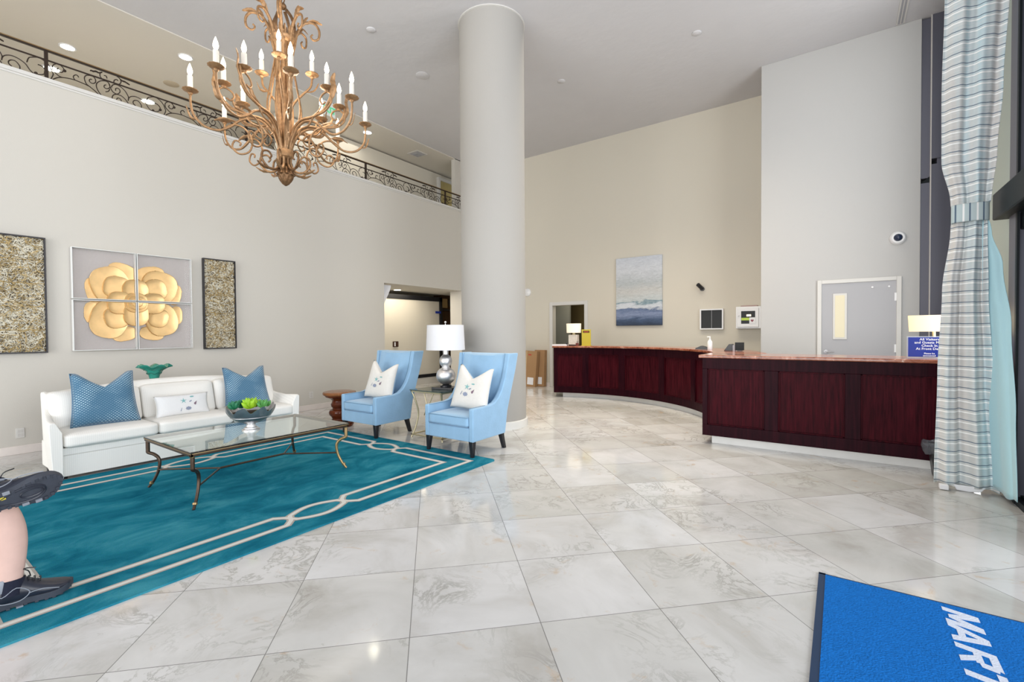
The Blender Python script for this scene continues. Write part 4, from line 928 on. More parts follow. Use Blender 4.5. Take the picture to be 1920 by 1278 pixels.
# ================================================================== SOFA  (front towards +X)
S = thing('sofa', 'long cream ribbed sofa with camel back, under the golden flower art', 'sofa', (-6.42, 2.245, 0))
SY0, SY1 = 1.045, 3.43; XF = -6.03
base = MB(); base.box(-6.80, XF - 0.035, SY0 + 0.05, SY1 - 0.05, 0.035, 0.30); obj('seat_base', base, M['sofa'], S, world=True, bevel=0.012)
mb = MB(); mb.box(XF - 0.05, XF - 0.022, SY0 + 0.065, SY1 - 0.065, 0.235, 0.305); mb.box(XF - 0.045, XF - 0.028, SY0 + 0.06, SY1 - 0.06, 0.03, 0.232)
obj('front_rail', mb, M['sofa'], S, world=True, bevel=0.006)
mb = MB(); mb.tube([(XF - 0.025, SY0 + 0.07, 0.237), (XF - 0.025, SY1 - 0.07, 0.237)], 0.004, 6); obj('piping', mb, M['sofapipe'], S, world=True)
TOPZ = [(-5.995, .03, .56), (-6.02, .03, .567), (-6.12, .03, .562), (-6.25, .03, .556), (-6.45, .03, .572), (-6.60, .03, .600), (-6.70, .03, .645), (-6.77, .03, .705), (-6.81, .03, .765), (-6.84, .03, .795), (-6.86, .06, .78)]
for (ye, s) in ((0, 1), (1, -1)):
    vs = []; secs = []
    for x, zb, zt in TOPZ:
        oy = 1.018 + 0.085 * (-6.03 - x) / 0.82
        pr = [(oy + 0.026, zb), (oy + 0.012, 0.25), (oy, zt - 0.018), (oy + 0.006, zt - 0.004), (oy + 0.018, zt), (oy + 0.036, zt), (oy + 0.048, zt - 0.006), (oy + 0.058, zt - 0.03), (oy + 0.092, min(zt - 0.05, 0.46)), (oy + 0.095, 0.30), (oy + 0.095, zb)]
        for y_, z_ in pr: vs.append((x, y_ if s > 0 else 4.475 - y_, z_))
    k = len(pr); nn = len(TOPZ)
    fs = [(i * k + q, i * k + (q + 1) % k, (i + 1) * k + (q + 1) % k, (i + 1) * k + q) for i in range(nn - 1) for q in range(k)] + [tuple(range(k)), tuple((nn - 1) * k + q for q in range(k))]
    obj('arm', MB().add(vs, fs), M['sofa'], S, world=True, bevel=0.008)
# camel back
bk = MB(); P0 = []
def camel(y):
    u = (y - 2.24) / 1.17
    return 0.785 + 0.078 * max(0.0, math.cos(u * PI / 2)) ** 1.0 - 0.0 * u
n = 40; vs = []
for i in range(n + 1):
    y = lerp(1.112, 3.363, i / n); z = camel(y)
    for x, zz in ((-6.62, 0.30), (-6.66, z - 0.03), (-6.69, z - 0.005), (-6.74, z), (-6.79, z - 0.006), (-6.83, z - 0.03), (-6.76, 0.30), (-6.74, 0.04)): vs.append((x, y, zz))
fs = [(i * 8 + k, i * 8 + (k + 1) % 8, (i + 1) * 8 + (k + 1) % 8, (i + 1) * 8 + k) for i in range(n) for k in range(8)] + [tuple(range(8)), tuple(n * 8 + k for k in range(7, -1, -1))]
bk.add(vs, fs); obj('back_frame', bk, M['sofa'], S, world=True, smooth=50)
def cushion(name, x0, x1, y0, y1, z0, z1, puff, par, mat_, lean=0.0, pipe=M['sofapipe'], r=0.035):
    """soft box: superellipsoid-like rounded box"""
    mb = MB(); n = 17; hx, hy, hz = (x1 - x0) / 2, (y1 - y0) / 2, (z1 - z0) / 2; c = Vector(((x0 + x1) / 2, (y0 + y1) / 2, (z0 + z1) / 2))
    def sh(v):
        # v on the unit cube surface -> rounded box with crown
        a = [abs(q) for q in v]; q = Vector((v[0] * hx, v[1] * hy, v[2] * hz)); inner = Vector((max(-(hx - r), min(hx - r, q.x)), max(-(hy - r), min(hy - r, q.y)), max(-(hz - r), min(hz - r, q.z))))
        d = q - inner
        if d.length > 1e-9: q = inner + d.normalized() * r if (abs(abs(v[0]) - 1) < 1e-6 or abs(abs(v[1]) - 1) < 1e-6 or abs(abs(v[2]) - 1) < 1e-6) else q
        if puff[0] and a[0] > 0.999: q.x += math.copysign(puff[0], v[0]) * (1 - v[1] ** 4) * (1 - v[2] ** 4)
        if puff[2] and a[2] > 0.999: q.z += math.copysign(puff[2], v[2]) * (1 - v[0] ** 4) * (1 - v[1] ** 4)
        q.x += lean * (q.z)
        return tuple(c + q)
    for ax in range(3):
        for sg in (1, -1):
            def fn(a, b):
                v = [0, 0, 0]; v[ax] = sg; v[(ax + 1) % 3] = 2 * a - 1; v[(ax + 2) % 3] = 2 * b - 1; return sh(v)
            mb.grid(fn, n, n)
    o = obj(name, mb, mat_, par, world=True)
    b = bmesh.new(); b.from_mesh(o.data); bmesh.ops.remove_doubles(b, verts=b.verts, dist=1e-4); bmesh.ops.recalc_face_normals(b, faces=b.faces); b.to_mesh(o.data); b.free()
    o.data.polygons.foreach_set('use_smooth', [True] * len(o.data.polygons))
    return o
for k in range(3):
    y0 = 1.115 + 0.757 * k
    cushion('seat_cushion', -6.62, -5.99, y0 + 0.002, y0 + 0.753, 0.308, 0.440, (0.01, 0, 0.018), S, M['sofa'])
    cushion('back_cushion', -6.66, -6.50, y0 + 0.004, y0 + 0.750, 0.43, 0.80, (0.035, 0, 0.008), S, M['sofa'], lean=-0.30, r=0.04)
for y in (SY0 + 0.06, SY1 - 0.10):
    for x in (-6.66, XF - 0.12):
        obj('leg', MB().prism([(x, 0), (x + 0.045, 0), (x + 0.06, 0.04), (x - 0.02, 0.04)], y, y + 0.05, 'y'), M['black'], S, world=True)
# pillow placement: face towards +X means local -Y -> +X : rotate +90 about Z ; lean back about Y
def pm(x, y, z, rz, lean):
    return Matrix.Translation((x, y, z)) @ Matrix.Rotation(rz, 4, 'Z') @ Matrix.Rotation(-lean, 4, 'X')
PH = PI / 2
pillow('throw_pillow', 'blue dotted velvet pillow with a dented top at the left end of the sofa', 'pillow', 0.54, 0.57, 0.17, 0.155, M['dots'], pm(-6.27, 1.50, 0.445, PH - 0.05, 0.30), pipe=mat('pillow_seam', (0.07, 0.17, 0.28), 0.8), group='blue velvet pillows on the sofa')
pillow('throw_pillow', 'blue dotted velvet pillow with a dented top at the right end of the sofa', 'pillow', 0.52, 0.54, 0.17, 0.135, M['dots'], pm(-6.27, 2.93, 0.445, PH - 0.1, 0.34), pipe=mat('pillow_seam_dark', (0.07, 0.17, 0.28), 0.8), group='blue velvet pillows on the sofa')
pillow('lumbar_pillow', 'long white lumbar pillow with starfish and shells in the middle of the sofa', 'pillow', 0.55, 0.25, 0.10, 0.0, M['linengrey'], pm(-6.24, 2.19, 0.448, PH, 0.30), motif=0.85, pipe=M['sofapipe'])

# console and vase behind the sofa
t = thing('console_table', 'narrow dark console table behind the sofa back, carrying the green glass vase', 'console table', (-7.1, 2.2, 0))
obj('top', MB().box(-7.25, -6.95, 1.5, 2.9, 0.74, 0.775), M['walnut'], t, world=True, bevel=0.005)
for x in (-7.22, -7.02):
    for y in (1.53, 2.83): obj('leg', MB().box(x, x + 0.04, y, y + 0.04, 0, 0.74), M['walnut'], t, world=True)
t = thing('glass_vase', 'green ruffled glass vase standing behind the sofa back', 'vase', (-7.08, 2.165, 0.775))
def ruf(a, r, z):
    k = max(0.0, (z - 0.11) / 0.12); return (r * (1 + 0.10 * k * math.sin(5 * a + 0.5) + 0.04 * k * math.sin(11 * a)), z + 0.022 * k * math.sin(7 * a + 1.0) * min(1, k))
obj('vase_body', MB().lathe([(0.045, 0), (0.05, 0.01), (0.052, 0.07), (0.066, 0.12), (0.092, 0.165), (0.135, 0.20), (0.172, 0.215), (0.176, 0.222), (0.165, 0.222), (0.12, 0.205), (0.08, 0.165), (0.05, 0.10), (0.0001, 0.03)], n=70, wob=ruf), M['vase'], t, smooth=70)
mb = MB()
for j, (r, z) in enumerate(((0.072, 0.125), (0.108, 0.178))):
    mb.tube([((r + 0.004) * (1 + 0.04 * math.sin(5 * a)) * math.cos(a), (r + 0.004) * (1 + 0.04 * math.sin(5 * a)) * math.sin(a), z + 0.010 * math.sin(6 * a + j)) for a in [2 * PI * i / 60 for i in range(60)]], 0.0035, 6, closed=True)
obj('glass_thread', mb, mat('dark_green_glass', (0.01, 0.14, 0.10), 0.15), t, smooth=60)

# ================================================================== COFFEE TABLE
T = thing('coffee_table', 'rectangular glass coffee table with bronze cabriole metal legs on the teal rug', 'coffee table', (-4.60, 2.18, 0.011))
TX0, TX1, TY0, TY1 = -5.10, -4.10, 1.475, 2.89; ZT = 0.462
ft = 0.022; mb = MB()
for a in ((TX0, TX1, TY0, TY0 + ft), (TX0, TX1, TY1 - ft, TY1), (TX0, TX0 + ft, TY0, TY1), (TX1 - ft, TX1, TY0, TY1)): mb.box(*a, ZT - 0.030, ZT - 0.008)
obj('top_frame', mb, M['bronze'], T, world=True, bevel=0.004)
mb = MB()
for a in ((TX0 - .004, TX1 + .004, TY0 - .004, TY0 + .01), (TX0 - .004, TX1 + .004, TY1 - .01, TY1 + .004), (TX0 - .004, TX0 + .01, TY0, TY1), (TX1 - .01, TX1 + .004, TY0, TY1)): mb.box(*a, ZT - 0.010, ZT - 0.004)
obj('brass_edging', mb, M['brass'], T, world=True)
obj('glass_top', MB().box(TX0 - .004, TX1 + .004, TY0 - .004, TY1 + .004, ZT - 0.003, ZT + 0.007), M['glass'], T, world=True, bevel=0.002)
for sx, x in ((-1, TX0 + 0.02), (1, TX1 - 0.02)):
    for sy, y in ((-1, TY0 + 0.02), (1, TY1 - 0.02)):
        # profile runs inward along y : drop, step in, then S curve back out to the foot
        i = -sy
        j = -sx
        def q(d, z): return (x + j * d, y + i * d, z)
        pts = bez([q(0, ZT - 0.03), q(0, ZT - 0.108), q(0.003, ZT - 0.135), q(0.032, ZT - 0.152), q(0.058, ZT - 0.185), q(0.066, ZT - 0.235), q(0.056, ZT - 0.31), q(0.032, ZT - 0.385), q(0.014, 0.040), q(0.0, 0.013)], 5)
        m_ = M['brass'] if sy > 0 and sx > 0 else M['bronze']
        lg = obj('leg', MB().tube(pts, [0.017 - 0.006 * k / len(pts) for k in range(len(pts))], 8), m_, T, world=True, smooth=60)
        obj('ankle_ring', MB().tube([q(0.016, 0.046), q(0.020, 0.060)], 0.018, 12), M['brass'], lg, world=True, smooth=50)
        obj('corner_cap', MB().ball((x, y, ZT - 0.028), 0.019, 6), M['brass'], lg, world=True, smooth=60)
mb = MB(); zs = 0.17; ym0, ym1 = 1.89, 2.48; xm = -4.60
def zst(a): return zs
for (yy, ym, i) in ((TY0, ym0, 1), (TY1, ym1, -1)):
    for x, j in ((TX0 + 0.02, 1), (TX1 - 0.02, -1)): mb.tube([(x + j * 0.06, yy + i * 0.075, zs), (xm, ym, zs)], 0.008, 8)
mb.tube([(xm, ym0, zs), (xm, ym1, zs)], 0.010, 8)
obj('stretcher', mb, M['bronze'], T, world=True, smooth=50)

# bowl of succulents
ZG = 0.011 + ZT + 0.007 - 0.011 + 0.0
B = thing('pedestal_bowl', 'silver scalloped pedestal bowl of green succulents on the glass coffee table', 'bowl', (-4.60, 2.165, ZT + 0.007))
obj('pedestal', MB().lathe([(0.0001, 0), (0.078, 0), (0.078, 0.010), (0.062, 0.016), (0.058, 0.026), (0.045, 0.032), (0.036, 0.055), (0.040, 0.065), (0.0001, 0.066)], n=40), M['silver'], B, smooth=40)
def scal(a, r, z):
    k = max(0.0, (z - 0.14) / 0.075); return (r * (1 + 0.04 * k * math.cos(8 * a)), z + 0.026 * k * math.cos(8 * a) + 0.007 * k * math.sin(17 * a))
obj('bowl_shell', MB().lathe([(0.0001, 0.062), (0.05, 0.066), (0.105, 0.085), (0.155, 0.118), (0.186, 0.155), (0.203, 0.19), (0.212, 0.212), (0.206, 0.212), (0.196, 0.19), (0.178, 0.155), (0.13, 0.115), (0.0001, 0.085)], n=96, wob=scal), M['pewter'], B, smooth=60)
obj('rim_line', MB().tube([(0.172 * math.cos(a), 0.172 * math.sin(a), 0.132) for a in [2 * PI * i / 48 for i in range(48)]], 0.0022, 6, closed=True), M['silver'], B, smooth=60)
obj('soil', MB().lathe([(0.0001, 0.175), (0.185, 0.165)], n=32), M['soil'], B)
def rosette(x, y, z, r, m_, n, nm, label):
    t = thing(nm, label, 'succulent', (x, y, z), group='succulents in the silver bowl')
    mb = MB()
    for i in range(n):
        a = i * 2.39996; k = 1 - i / n; rr = r * (0.25 + 0.75 * k); el = 0.45 + 1.10 * (1 - k) + 0.25 * math.sin(i * 2.7)
        d = Vector((math.cos(a) * math.cos(el), math.sin(a) * math.cos(el), math.sin(el))); up = Vector((-math.cos(a) * math.sin(el), -math.sin(a) * math.sin(el), math.cos(el)))
        pts = [d * rr * s + up * (0.15 * rr * s * s) for s in (0.0, 0.35, 0.7, 0.92, 1.05)]
        mb.tube(pts, [rr * q for q in (0.08, 0.16, 0.19, 0.10, 0.01)], 6, flat=1.3)
    mb.v = [(a, b, c * 1.45) for a, b, c in mb.v]
    obj('leaves', mb, m_, t, smooth=60)
cx, cy, cz = -4.60, 2.165, ZT + 0.222
fw = Vector((0.9, -0.43)); sd = Vector((0.43, 0.9))
for a, b, r, m_, n, nm, lb in ((-0.135, 0.02, 0.070, 'leafd', 44, 'succulent_plant', 'dark green succulent at the left rim of the silver bowl'), (-0.075, -0.04, 0.066, 'leafd', 40, 'succulent_plant', 'dark blue green succulent left of the lime one in the bowl'),
     (-0.005, 0.03, 0.088, 'leafg', 60, 'succulent_plant', 'bright lime green succulent in the centre of the silver bowl'), (0.045, -0.05, 0.062, 'leafg', 44, 'succulent_plant', 'smaller lime succulent at the right of the central one'),
     (0.100, 0.03, 0.066, 'leafm', 40, 'succulent_plant', 'mid green succulent towards the right rim of the bowl'), (0.145, -0.02, 0.048, 'leafm', 34, 'succulent_plant', 'small green succulent touching the right rim of the bowl'), (-0.10, -0.09, 0.056, 'leafm', 34, 'succulent_plant', 'pale green spiky succulent at the back left of the bowl')):
    rosette(cx + sd.x * a + fw.x * b, cy + sd.y * a + fw.y * b, cz, r, M[m_], n, nm, lb)

# ================================================================== ARMCHAIRS (front towards -Y, local origin at front centre on the floor)
def armchair(label, x, y, z):
    A = thing('wingback_armchair', label, 'armchair', (x, y, z), group='pale blue armchairs')
    W = 0.37
    side = [(0.0, 0.18), (0.0, 0.535), (0.012, 0.545), (0.151, 0.546), (0.308, 0.549), (0.398, 0.569), (0.473, 0.625), (0.531, 0.709), (0.585, 0.84), (0.620, 0.98), (0.645, 1.13), (0.84, 1.13), (0.80, 0.94), (0.725, 0.688), (0.648, 0.443), (0.601, 0.184)]
    for s in (-1, 1):
        x0, x1 = (W - 0.062, W) if s > 0 else (-W, -W + 0.062)
        mb = MB(); mb.prism(side, x0, x1, 'x')
        mb.v = [(a + s * 0.03 * max(0.0, (c - 0.55) / 0.58), b, c) for a, b, c in mb.v]
        obj('arm_and_wing', mb, M['blue'], A, bevel=0.012, seg=3)
        edge = [(s * (W - 0.062 + 0.03 * max(0, (c - 0.55) / 0.58)), b, c) for b, c in side[2:11]]
        obj('piping', MB().tube(bez(edge, 3), 0.0035, 6), M['bluepipe'], A, smooth=60)
    mb = MB(); mb.prism([(0.004, 0.18), (0.004, 0.325), (0.03, 0.335), (0.55, 0.335), (0.60, 0.184)], -W + 0.06, W - 0.06, 'x'); obj('seat_base', mb, M['blue'], A, bevel=0.01)
    bp = [(0.50, 0.33), (0.545, 0.60), (0.60, 0.85), (0.665, 1.10), (0.68, 1.125), (0.835, 1.125), (0.80, 0.94), (0.725, 0.688), (0.648, 0.443), (0.60, 0.2)]
    mb = MB(); n = 14; vs = []; K = len(bp)
    for i in range(n + 1):
        u = 2 * i / n - 1; xx = u * (W - 0.055)
        for j, (b, c) in enumerate(bp):
            f = b - 0.030 * (1 - u ** 4) if j in (1, 2, 3) else b
            vs.append((xx + (0.03 * u * max(0, (c - 0.55) / 0.58)), f, c))
    fs = [(i * K + k, i * K + (k + 1) % K, (i + 1) * K + (k + 1) % K, (i + 1) * K + k) for i in range(n) for k in range(K)] + [tuple(range(K)), tuple(n * K + k for k in range(K - 1, -1, -1))]
    mb.add(vs, fs); obj('backrest', mb, M['blue'], A, smooth=45)
    sc = MB(); tmp = thing('tmp', 'x', 'x', (0, 0, 0)); o = cushion('seat_cushion', -0.305, 0.305, -0.012, 0.52, 0.338, 0.452, (0, 0, 0.016), tmp, M['blue'], r=0.028); o.parent = A; bpy.data.objects.remove(tmp)
    e = lambda z: [(sx, sy, z) for sx, sy in ((-0.30, -0.004), (-0.29, -0.012), (0.29, -0.012), (0.30, -0.004))]
    obj('cushion_piping', MB().tube(e(0.445), 0.004, 6).tube(e(0.346), 0.004, 6), M['bluepipe'], A, smooth=60)
    for sx in (-1, 1):
        obj('leg', MB().add([(sx * 0.337 + a * 0.5, 0.026 + b * 0.5, 0) for a, b in ((-.034, -.034), (.034, -.034), (.034, .034), (-.034, .034))] + [(sx * 0.330 + a, 0.035 + b, 0.185) for a, b in ((-.030, -.030), (.030, -.030), (.030, .030), (-.030, .030))],
            [(3, 2, 1, 0), (4, 5, 6, 7), (0, 1, 5, 4), (1, 2, 6, 5), (2, 3, 7, 6), (3, 0, 4, 7)]), M['black'], A, bevel=0.004)
        pts = [(sx * 0.335, 0.555, 0.19), (sx * 0.335, 0.575, 0.12), (sx * 0.335, 0.615, 0.0)]
        P = bez(pts, 4); mb = MB(); vs = []
        for i, p in enumerate(P):
            h = 0.027 - 0.009 * i / len(P)
            for a, b in ((-h, -h), (h, -h), (h, h), (-h, h)): vs.append((p[0] + a, p[1] + b, p[2]))
        n = len(P); fs = [(i * 4 + k, i * 4 + (k + 1) % 4, (i + 1) * 4 + (k + 1) % 4, (i + 1) * 4 + k) for i in range(n - 1) for k in range(4)] + [(0, 1, 2, 3), tuple((n - 1) * 4 + k for k in range(3, -1, -1))]
        mb.add(vs, fs); obj('leg', mb, M['black'], A, smooth=40)
    return A
A2 = armchair('pale blue wingback armchair nearest the big column', -3.632, 3.86, 0.0)
A1 = copy_tree(A2); A1.location = (-5.29, 3.875, 0.0); A1['label'] = 'pale blue wingback armchair beside the turned wooden stool'
for (x, y, lb, lx) in ((-3.632, 3.86, 'white shell pillow with dented top on the armchair nearest the column', -0.02), (-5.29, 3.875, 'white shell pillow with dented top on the armchair beside the wooden stool', -0.02)):
    pillow('throw_pillow', lb, 'pillow', 0.51, 0.53, 0.16, 0.15, M['linen'], pm(x + lx + 0.085, y + 0.27, 0.47, 0.10, 0.24) @ Matrix.Rotation(0.10, 4, 'Y'), motif=1.0, mat_b=M['blue'], group='white shell pillows on the armchairs')

# ================================================================== SIDE TABLE WITH LAMP, STOOL
G = thing('side_table', 'square glass side table with curved pale gold legs between the blue armchairs', 'side table', (-4.38, 4.54, 0))
GX0, GX1, GY0, GY1, GZ = -4.67, -4.10, 4.25, 4.82, 0.63
mb = MB()
for a in ((GX0, GX1, GY0, GY0 + .018), (GX0, GX1, GY1 - .018, GY1), (GX0, GX0 + .018, GY0, GY1), (GX1 - .018, GX1, GY0, GY1)): mb.box(*a, GZ - 0.028, GZ - 0.008)
obj('top_frame', mb, M['palegold'], G, world=True, bevel=0.003)
obj('glass_top', MB().box(GX0 - .01, GX1 + .01, GY0 - .01, GY1 + .01, GZ - 0.006, GZ + 0.004), mat('dark_table_glass', (0.10, 0.16, 0.15), 0.02, trans=0.55), G, world=True)
for x, sx in ((GX0 + .01, 1), (GX1 - .01, -1)):
    for y, sy in ((GY0 + .01, 1), (GY1 - .01, -1)):
        pts = bez([(x, y, GZ - .02), (x + sx * .035, y + sy * .035, 0.48), (x + sx * .060, y + sy * .060, 0.32), (x + sx * .035, y + sy * .035, 0.14), (x, y, 0.02), (x - sx * .004, y - sy * .004, 0.0)], 5)
        obj('leg', MB().tube(pts, 0.011, 8), M['palegold'], G, world=True, smooth=60)
mb = MB()
for a in ((GX0, GX1, GY0, GY0 + .016), (GX0, GX1, GY1 - .016, GY1), (GX0, GX0 + .016, GY0, GY1), (GX1 - .016, GX1, GY0, GY1)): mb.box(*a, 0.03, 0.048)
mb.tube([(GX0 + .2, GY0 + .05, GZ - .02), (GX0 + .26, GY0 + .05, 0.42), (GX0 + .20, GY0 + .05, 0.30)], 0.007, 8); mb.tube([(GX0 + .38, GY0 + .05, GZ - .02), (GX0 + .28, GY0 + .05, 0.42), (GX0 + .34, GY0 + .05, 0.30)], 0.007, 8)
obj('base_frame', mb, M['palegold'], G, world=True, bevel=0.002)
tag(obj('tray_book', MB().box(-0.155, 0.155, -0.115, 0.115, 0, 0.028).xf(Matrix.Translation((-4.31, 4.55, GZ + 0.004)) @ Matrix.Rotation(0.25, 4, 'Z')), M['black'], bevel=0.004), 'flat black book lying under the silver lamp on the side table', 'book')
L1 = thing('table_lamp', 'silver double gourd table lamp with white drum shade on the side table', 'table lamp', (-4.31, 4.55, GZ + 0.032))
obj('lamp_base', MB().lathe([(0.0001, 0), (0.075, 0), (0.075, 0.022), (0.045, 0.03), (0.03, 0.04)], n=32), M['black'], L1, smooth=40)
prof = [(0.03, 0.035)] + [(0.128 * math.sin(a), 0.148 - 0.118 * math.cos(a)) for a in [0.35 + (PI - 0.80) * i / 14 for i in range(15)]] + [(0.084 * math.sin(a), 0.345 - 0.092 * math.cos(a)) for a in [0.65 + (PI - 1.15) * i / 12 for i in range(13)]] + [(0.036, 0.44), (0.040, 0.50)]
obj('gourd_body', MB().lathe(prof, n=44), M['silver'], L1, smooth=70)
obj('lamp_shade', MB().lathe([(0.258, 0.495), (0.243, 0.825), (0.240, 0.825), (0.255, 0.495)], n=56, cap=False), M['shade'], L1, smooth=40)
obj('shade_top', MB().lathe([(0.241, 0.822), (0.06, 0.822)], n=56), M['shade'], L1)
obj('finial', MB().tube([(0, 0, 0.50), (0, 0, 0.85)], 0.005, 8).ball((0, 0, 0.862), 0.016, 8), M['silver'], L1, smooth=60)
ST = thing('turned_stool', 'turned reddish wooden stool left of the blue armchair', 'stool', (-6.13, 4.17, 0))
obj('stem', MB().lathe([(0.0001, 0), (0.185, 0), (0.20, 0.03), (0.195, 0.06), (0.17, 0.085), (0.115, 0.10), (0.105, 0.12), (0.125, 0.15), (0.15, 0.18), (0.155, 0.215), (0.14, 0.245), (0.105, 0.26), (0.10, 0.275), (0.12, 0.30), (0.125, 0.33), (0.11, 0.36), (0.105, 0.385), (0.125, 0.41), (0.165, 0.43), (0.20, 0.445), (0.215, 0.47), (0.0001, 0.471)], n=44), M['walnut'], ST, smooth=35)
obj('seat', MB().lathe([(0.20, 0.465), (0.232, 0.475), (0.24, 0.495), (0.232, 0.515), (0.20, 0.522), (0.0001, 0.524)], n=48), M['walnut_top'], ST, smooth=40)

# ================================================================== CHANDELIER
K = thing('chandelier', 'large antique gold scrolled chandelier with lit candle bulbs', 'chandelier', (-4.402, 2.436, 3.12))
def RZ(pts, a=0.0, n=5):
    c, s = math.cos(a), math.sin(a); return bez([(r * c, r * s, z) for r, z in pts], n)
def taper(n, a, b, p=1.0): return [lerp(a, b, (i / (n - 1)) ** p) for i in range(n)]
def leaf(mb, pts, w, flat=0.35, n=6):
    p = bez(pts, 5); N = len(p)
    mb.tube(p, [max(0.0015, w * math.sin(PI * min(1, (i + 0.6) / N)) ** 0.7 * (1 + 0.18 * (i % 2))) for i in range(N)], n, flat=flat)
mb = MB(); mb.lathe([(0.0001, -0.05), (0.05, -0.045), (0.065, -0.03), (0.07, -0.025), (0.07, 0.03), (0.062, 0.04), (0.045, 0.05), (0.0001, 0.05)], n=28)
obj('hub', mb, M['chgold'], K, smooth=40)
mb = MB(); mb.lathe([(0.03, 0.03), (0.035, 0.15), (0.022, 0.35), (0.03, 0.6), (0.022, 0.85), (0.045, 1.02), (0.075, 1.05), (0.088, 1.07), (0.088, 1.10), (0.06, 1.12), (0.0001, 1.13)], n=20)
obj('stem', mb, M['chdark'], K, smooth=50)
mb = MB()
for i in range(8):
    a = 2 * PI * i / 8 + 0.2
    p = RZ([(0.052, 0.0), (0.047, 0.2), (0.056, 0.5), (0.066, 0.78), (0.088, 1.05), (0.105, 1.14)], a); mb.tube(p, [0.016 + 0.006 * math.sin(i_ * 1.3) for i_ in range(len(p))], 6, flat=0.6)
    p = RZ([(0.05, 0.03), (0.11, 0.22), (0.155, 0.42), (0.12, 0.66), (0.075, 0.92)], a + 0.35); mb.tube(p, 0.0085, 6)
obj('stem_leaves', mb, M['chgold'], K, smooth=60)
mb = MB()
mb.lathe([(0.088, 1.06), (0.112, 1.10), (0.112, 1.115), (0.088, 1.09)], n=24)
for i in range(16):
    a = 2 * PI * i / 16; leaf(mb, [(0.095 * math.cos(a), 0.095 * math.sin(a), 1.09), (0.10 * math.cos(a), 0.10 * math.sin(a), 1.15), (0.115 * math.cos(a), 0.115 * math.sin(a), 1.20)], 0.012)
obj('crown_ring', mb, M['chgold'], K, smooth=60)
for i in range(8):
    a = 2 * PI * i / 8 + 0.15; c, s = math.cos(a), math.sin(a); mb = MB(); sc = 1.0 if i % 2 else 0.82
    p = RZ([(0.095, 1.06), (0.12, 1.18), (0.185, 1.29 * (1 if i % 2 else 0.985)), (0.25 * sc + 0.02, 1.31 * (1 if i % 2 else 0.975)), (0.32 * sc, 1.25), (0.315 * sc, 1.17), (0.27 * sc, 1.145), (0.245 * sc, 1.175), (0.262 * sc, 1.20)], a)
    mb.tube(p, taper(len(p), 0.016, 0.008), 7, flat=0.8)
    leaf(mb, [(0.20 * c, 0.20 * s, 1.29), (0.27 * sc * c, 0.27 * sc * s, 1.33), (0.35 * sc * c, 0.35 * sc * s, 1.31)], 0.016)
    leaf(mb, [(0.16 * c, 0.16 * s, 1.25), (0.19 * c, 0.19 * s, 1.32), (0.22 * c, 0.22 * s, 1.36)], 0.013)
    obj('crown_scroll', mb, M['chgold'], K, smooth=60)
mb = MB()
for i in range(4):
    p = RZ([(0.09, 1.08), (0.115, 1.20), (0.085, 1.31), (0.028, 1.39)], PI / 2 * i + 0.5); mb.tube(p, taper(len(p), 0.012, 0.015), 6, flat=0.6)
mb.ball((0, 0, 1.42), 0.032, 8); mb.tube([(0.028 * math.cos(a), 0, 1.475 + 0.028 * math.sin(a)) for a in [2 * PI * i / 20 for i in range(20)]], 0.006, 6, closed=True)
obj('crown_cage', mb, M['chdark'], K, smooth=60)
mb = MB(); zc = 1.50
while zc < 2.80:
    rot = int(round((zc - 1.5) / 0.045)) % 2
    mb.tube([((0.013 * math.cos(a)) * (1 - rot), (0.013 * math.cos(a)) * rot, zc + 0.027 * math.sin(a) + 0.02) for a in [2 * PI * i / 12 for i in range(12)]], 0.0035, 5, closed=True); zc += 0.045
obj('chain', mb, M['chdark'], K, smooth=60)
obj('ceiling_canopy', MB().lathe([(0.0001, 2.81), (0.09, 2.81), (0.085, 2.79), (0.03, 2.765), (0.0001, 2.76)], n=24), M['chdark'], K, smooth=50)
def pine(a, r, z): return (r * (1 + 0.09 * math.cos(9 * a + (int(z * 60) % 2) * PI)), z)
fin = obj('finial', MB().lathe([(0.03, -0.04), (0.035, -0.09), (0.022, -0.10), (0.030, -0.11), (0.055, -0.13), (0.066, -0.16), (0.070, -0.185), (0.082, -0.197), (0.070, -0.203), (0.064, -0.225), (0.050, -0.255), (0.030, -0.283), (0.008, -0.30), (0.0001, -0.303)], n=54, wob=pine), M['chdark'], K, smooth=40)
for i in range(8):
    a = 2 * PI * i / 8; mb = MB()
    p = RZ([(0.05, -0.02), (0.05, -0.10), (0.10, -0.165), (0.17, -0.165), (0.225, -0.10), (0.215, -0.03), (0.165, -0.015), (0.135, -0.05), (0.155, -0.08)], a); mb.tube(p, taper(len(p), 0.013, 0.008), 7)
    c, s = math.cos(a), math.sin(a); leaf(mb, [(0.13 * c, 0.13 * s, -0.165), (0.20 * c, 0.20 * s, -0.17), (0.27 * c, 0.27 * s, -0.13)], 0.014)
    obj('lower_scroll', mb, M['chdark'] if i % 3 == 0 else M['chgold'], K, smooth=60)
def candle_on(arm, r, z):
    def sc(a, rr, zz): return (rr * (1 + 0.04 * math.cos(12 * a)), zz)
    obj('candle_cup', MB().lathe([(0.012, -0.03), (0.02, -0.015), (0.014, -0.008), (0.045, 0.0), (0.062, 0.012), (0.060, 0.018), (0.03, 0.010), (0.0001, 0.010)], (r, 0, z), 36, wob=sc), M['chgold'], arm, smooth=50)
    obj('candle', MB().lathe([(0.0215, 0.01), (0.0215, 0.135), (0.018, 0.142), (0.0001, 0.142)], (r, 0, z), 16), M['candle'], arm, smooth=50)
    obj('bulb', MB().lathe([(0.009, 0.142), (0.019, 0.165), (0.021, 0.180), (0.017, 0.205), (0.008, 0.232), (0.0015, 0.250)], (r, 0, z), 14), M['bulb'], arm, smooth=70)
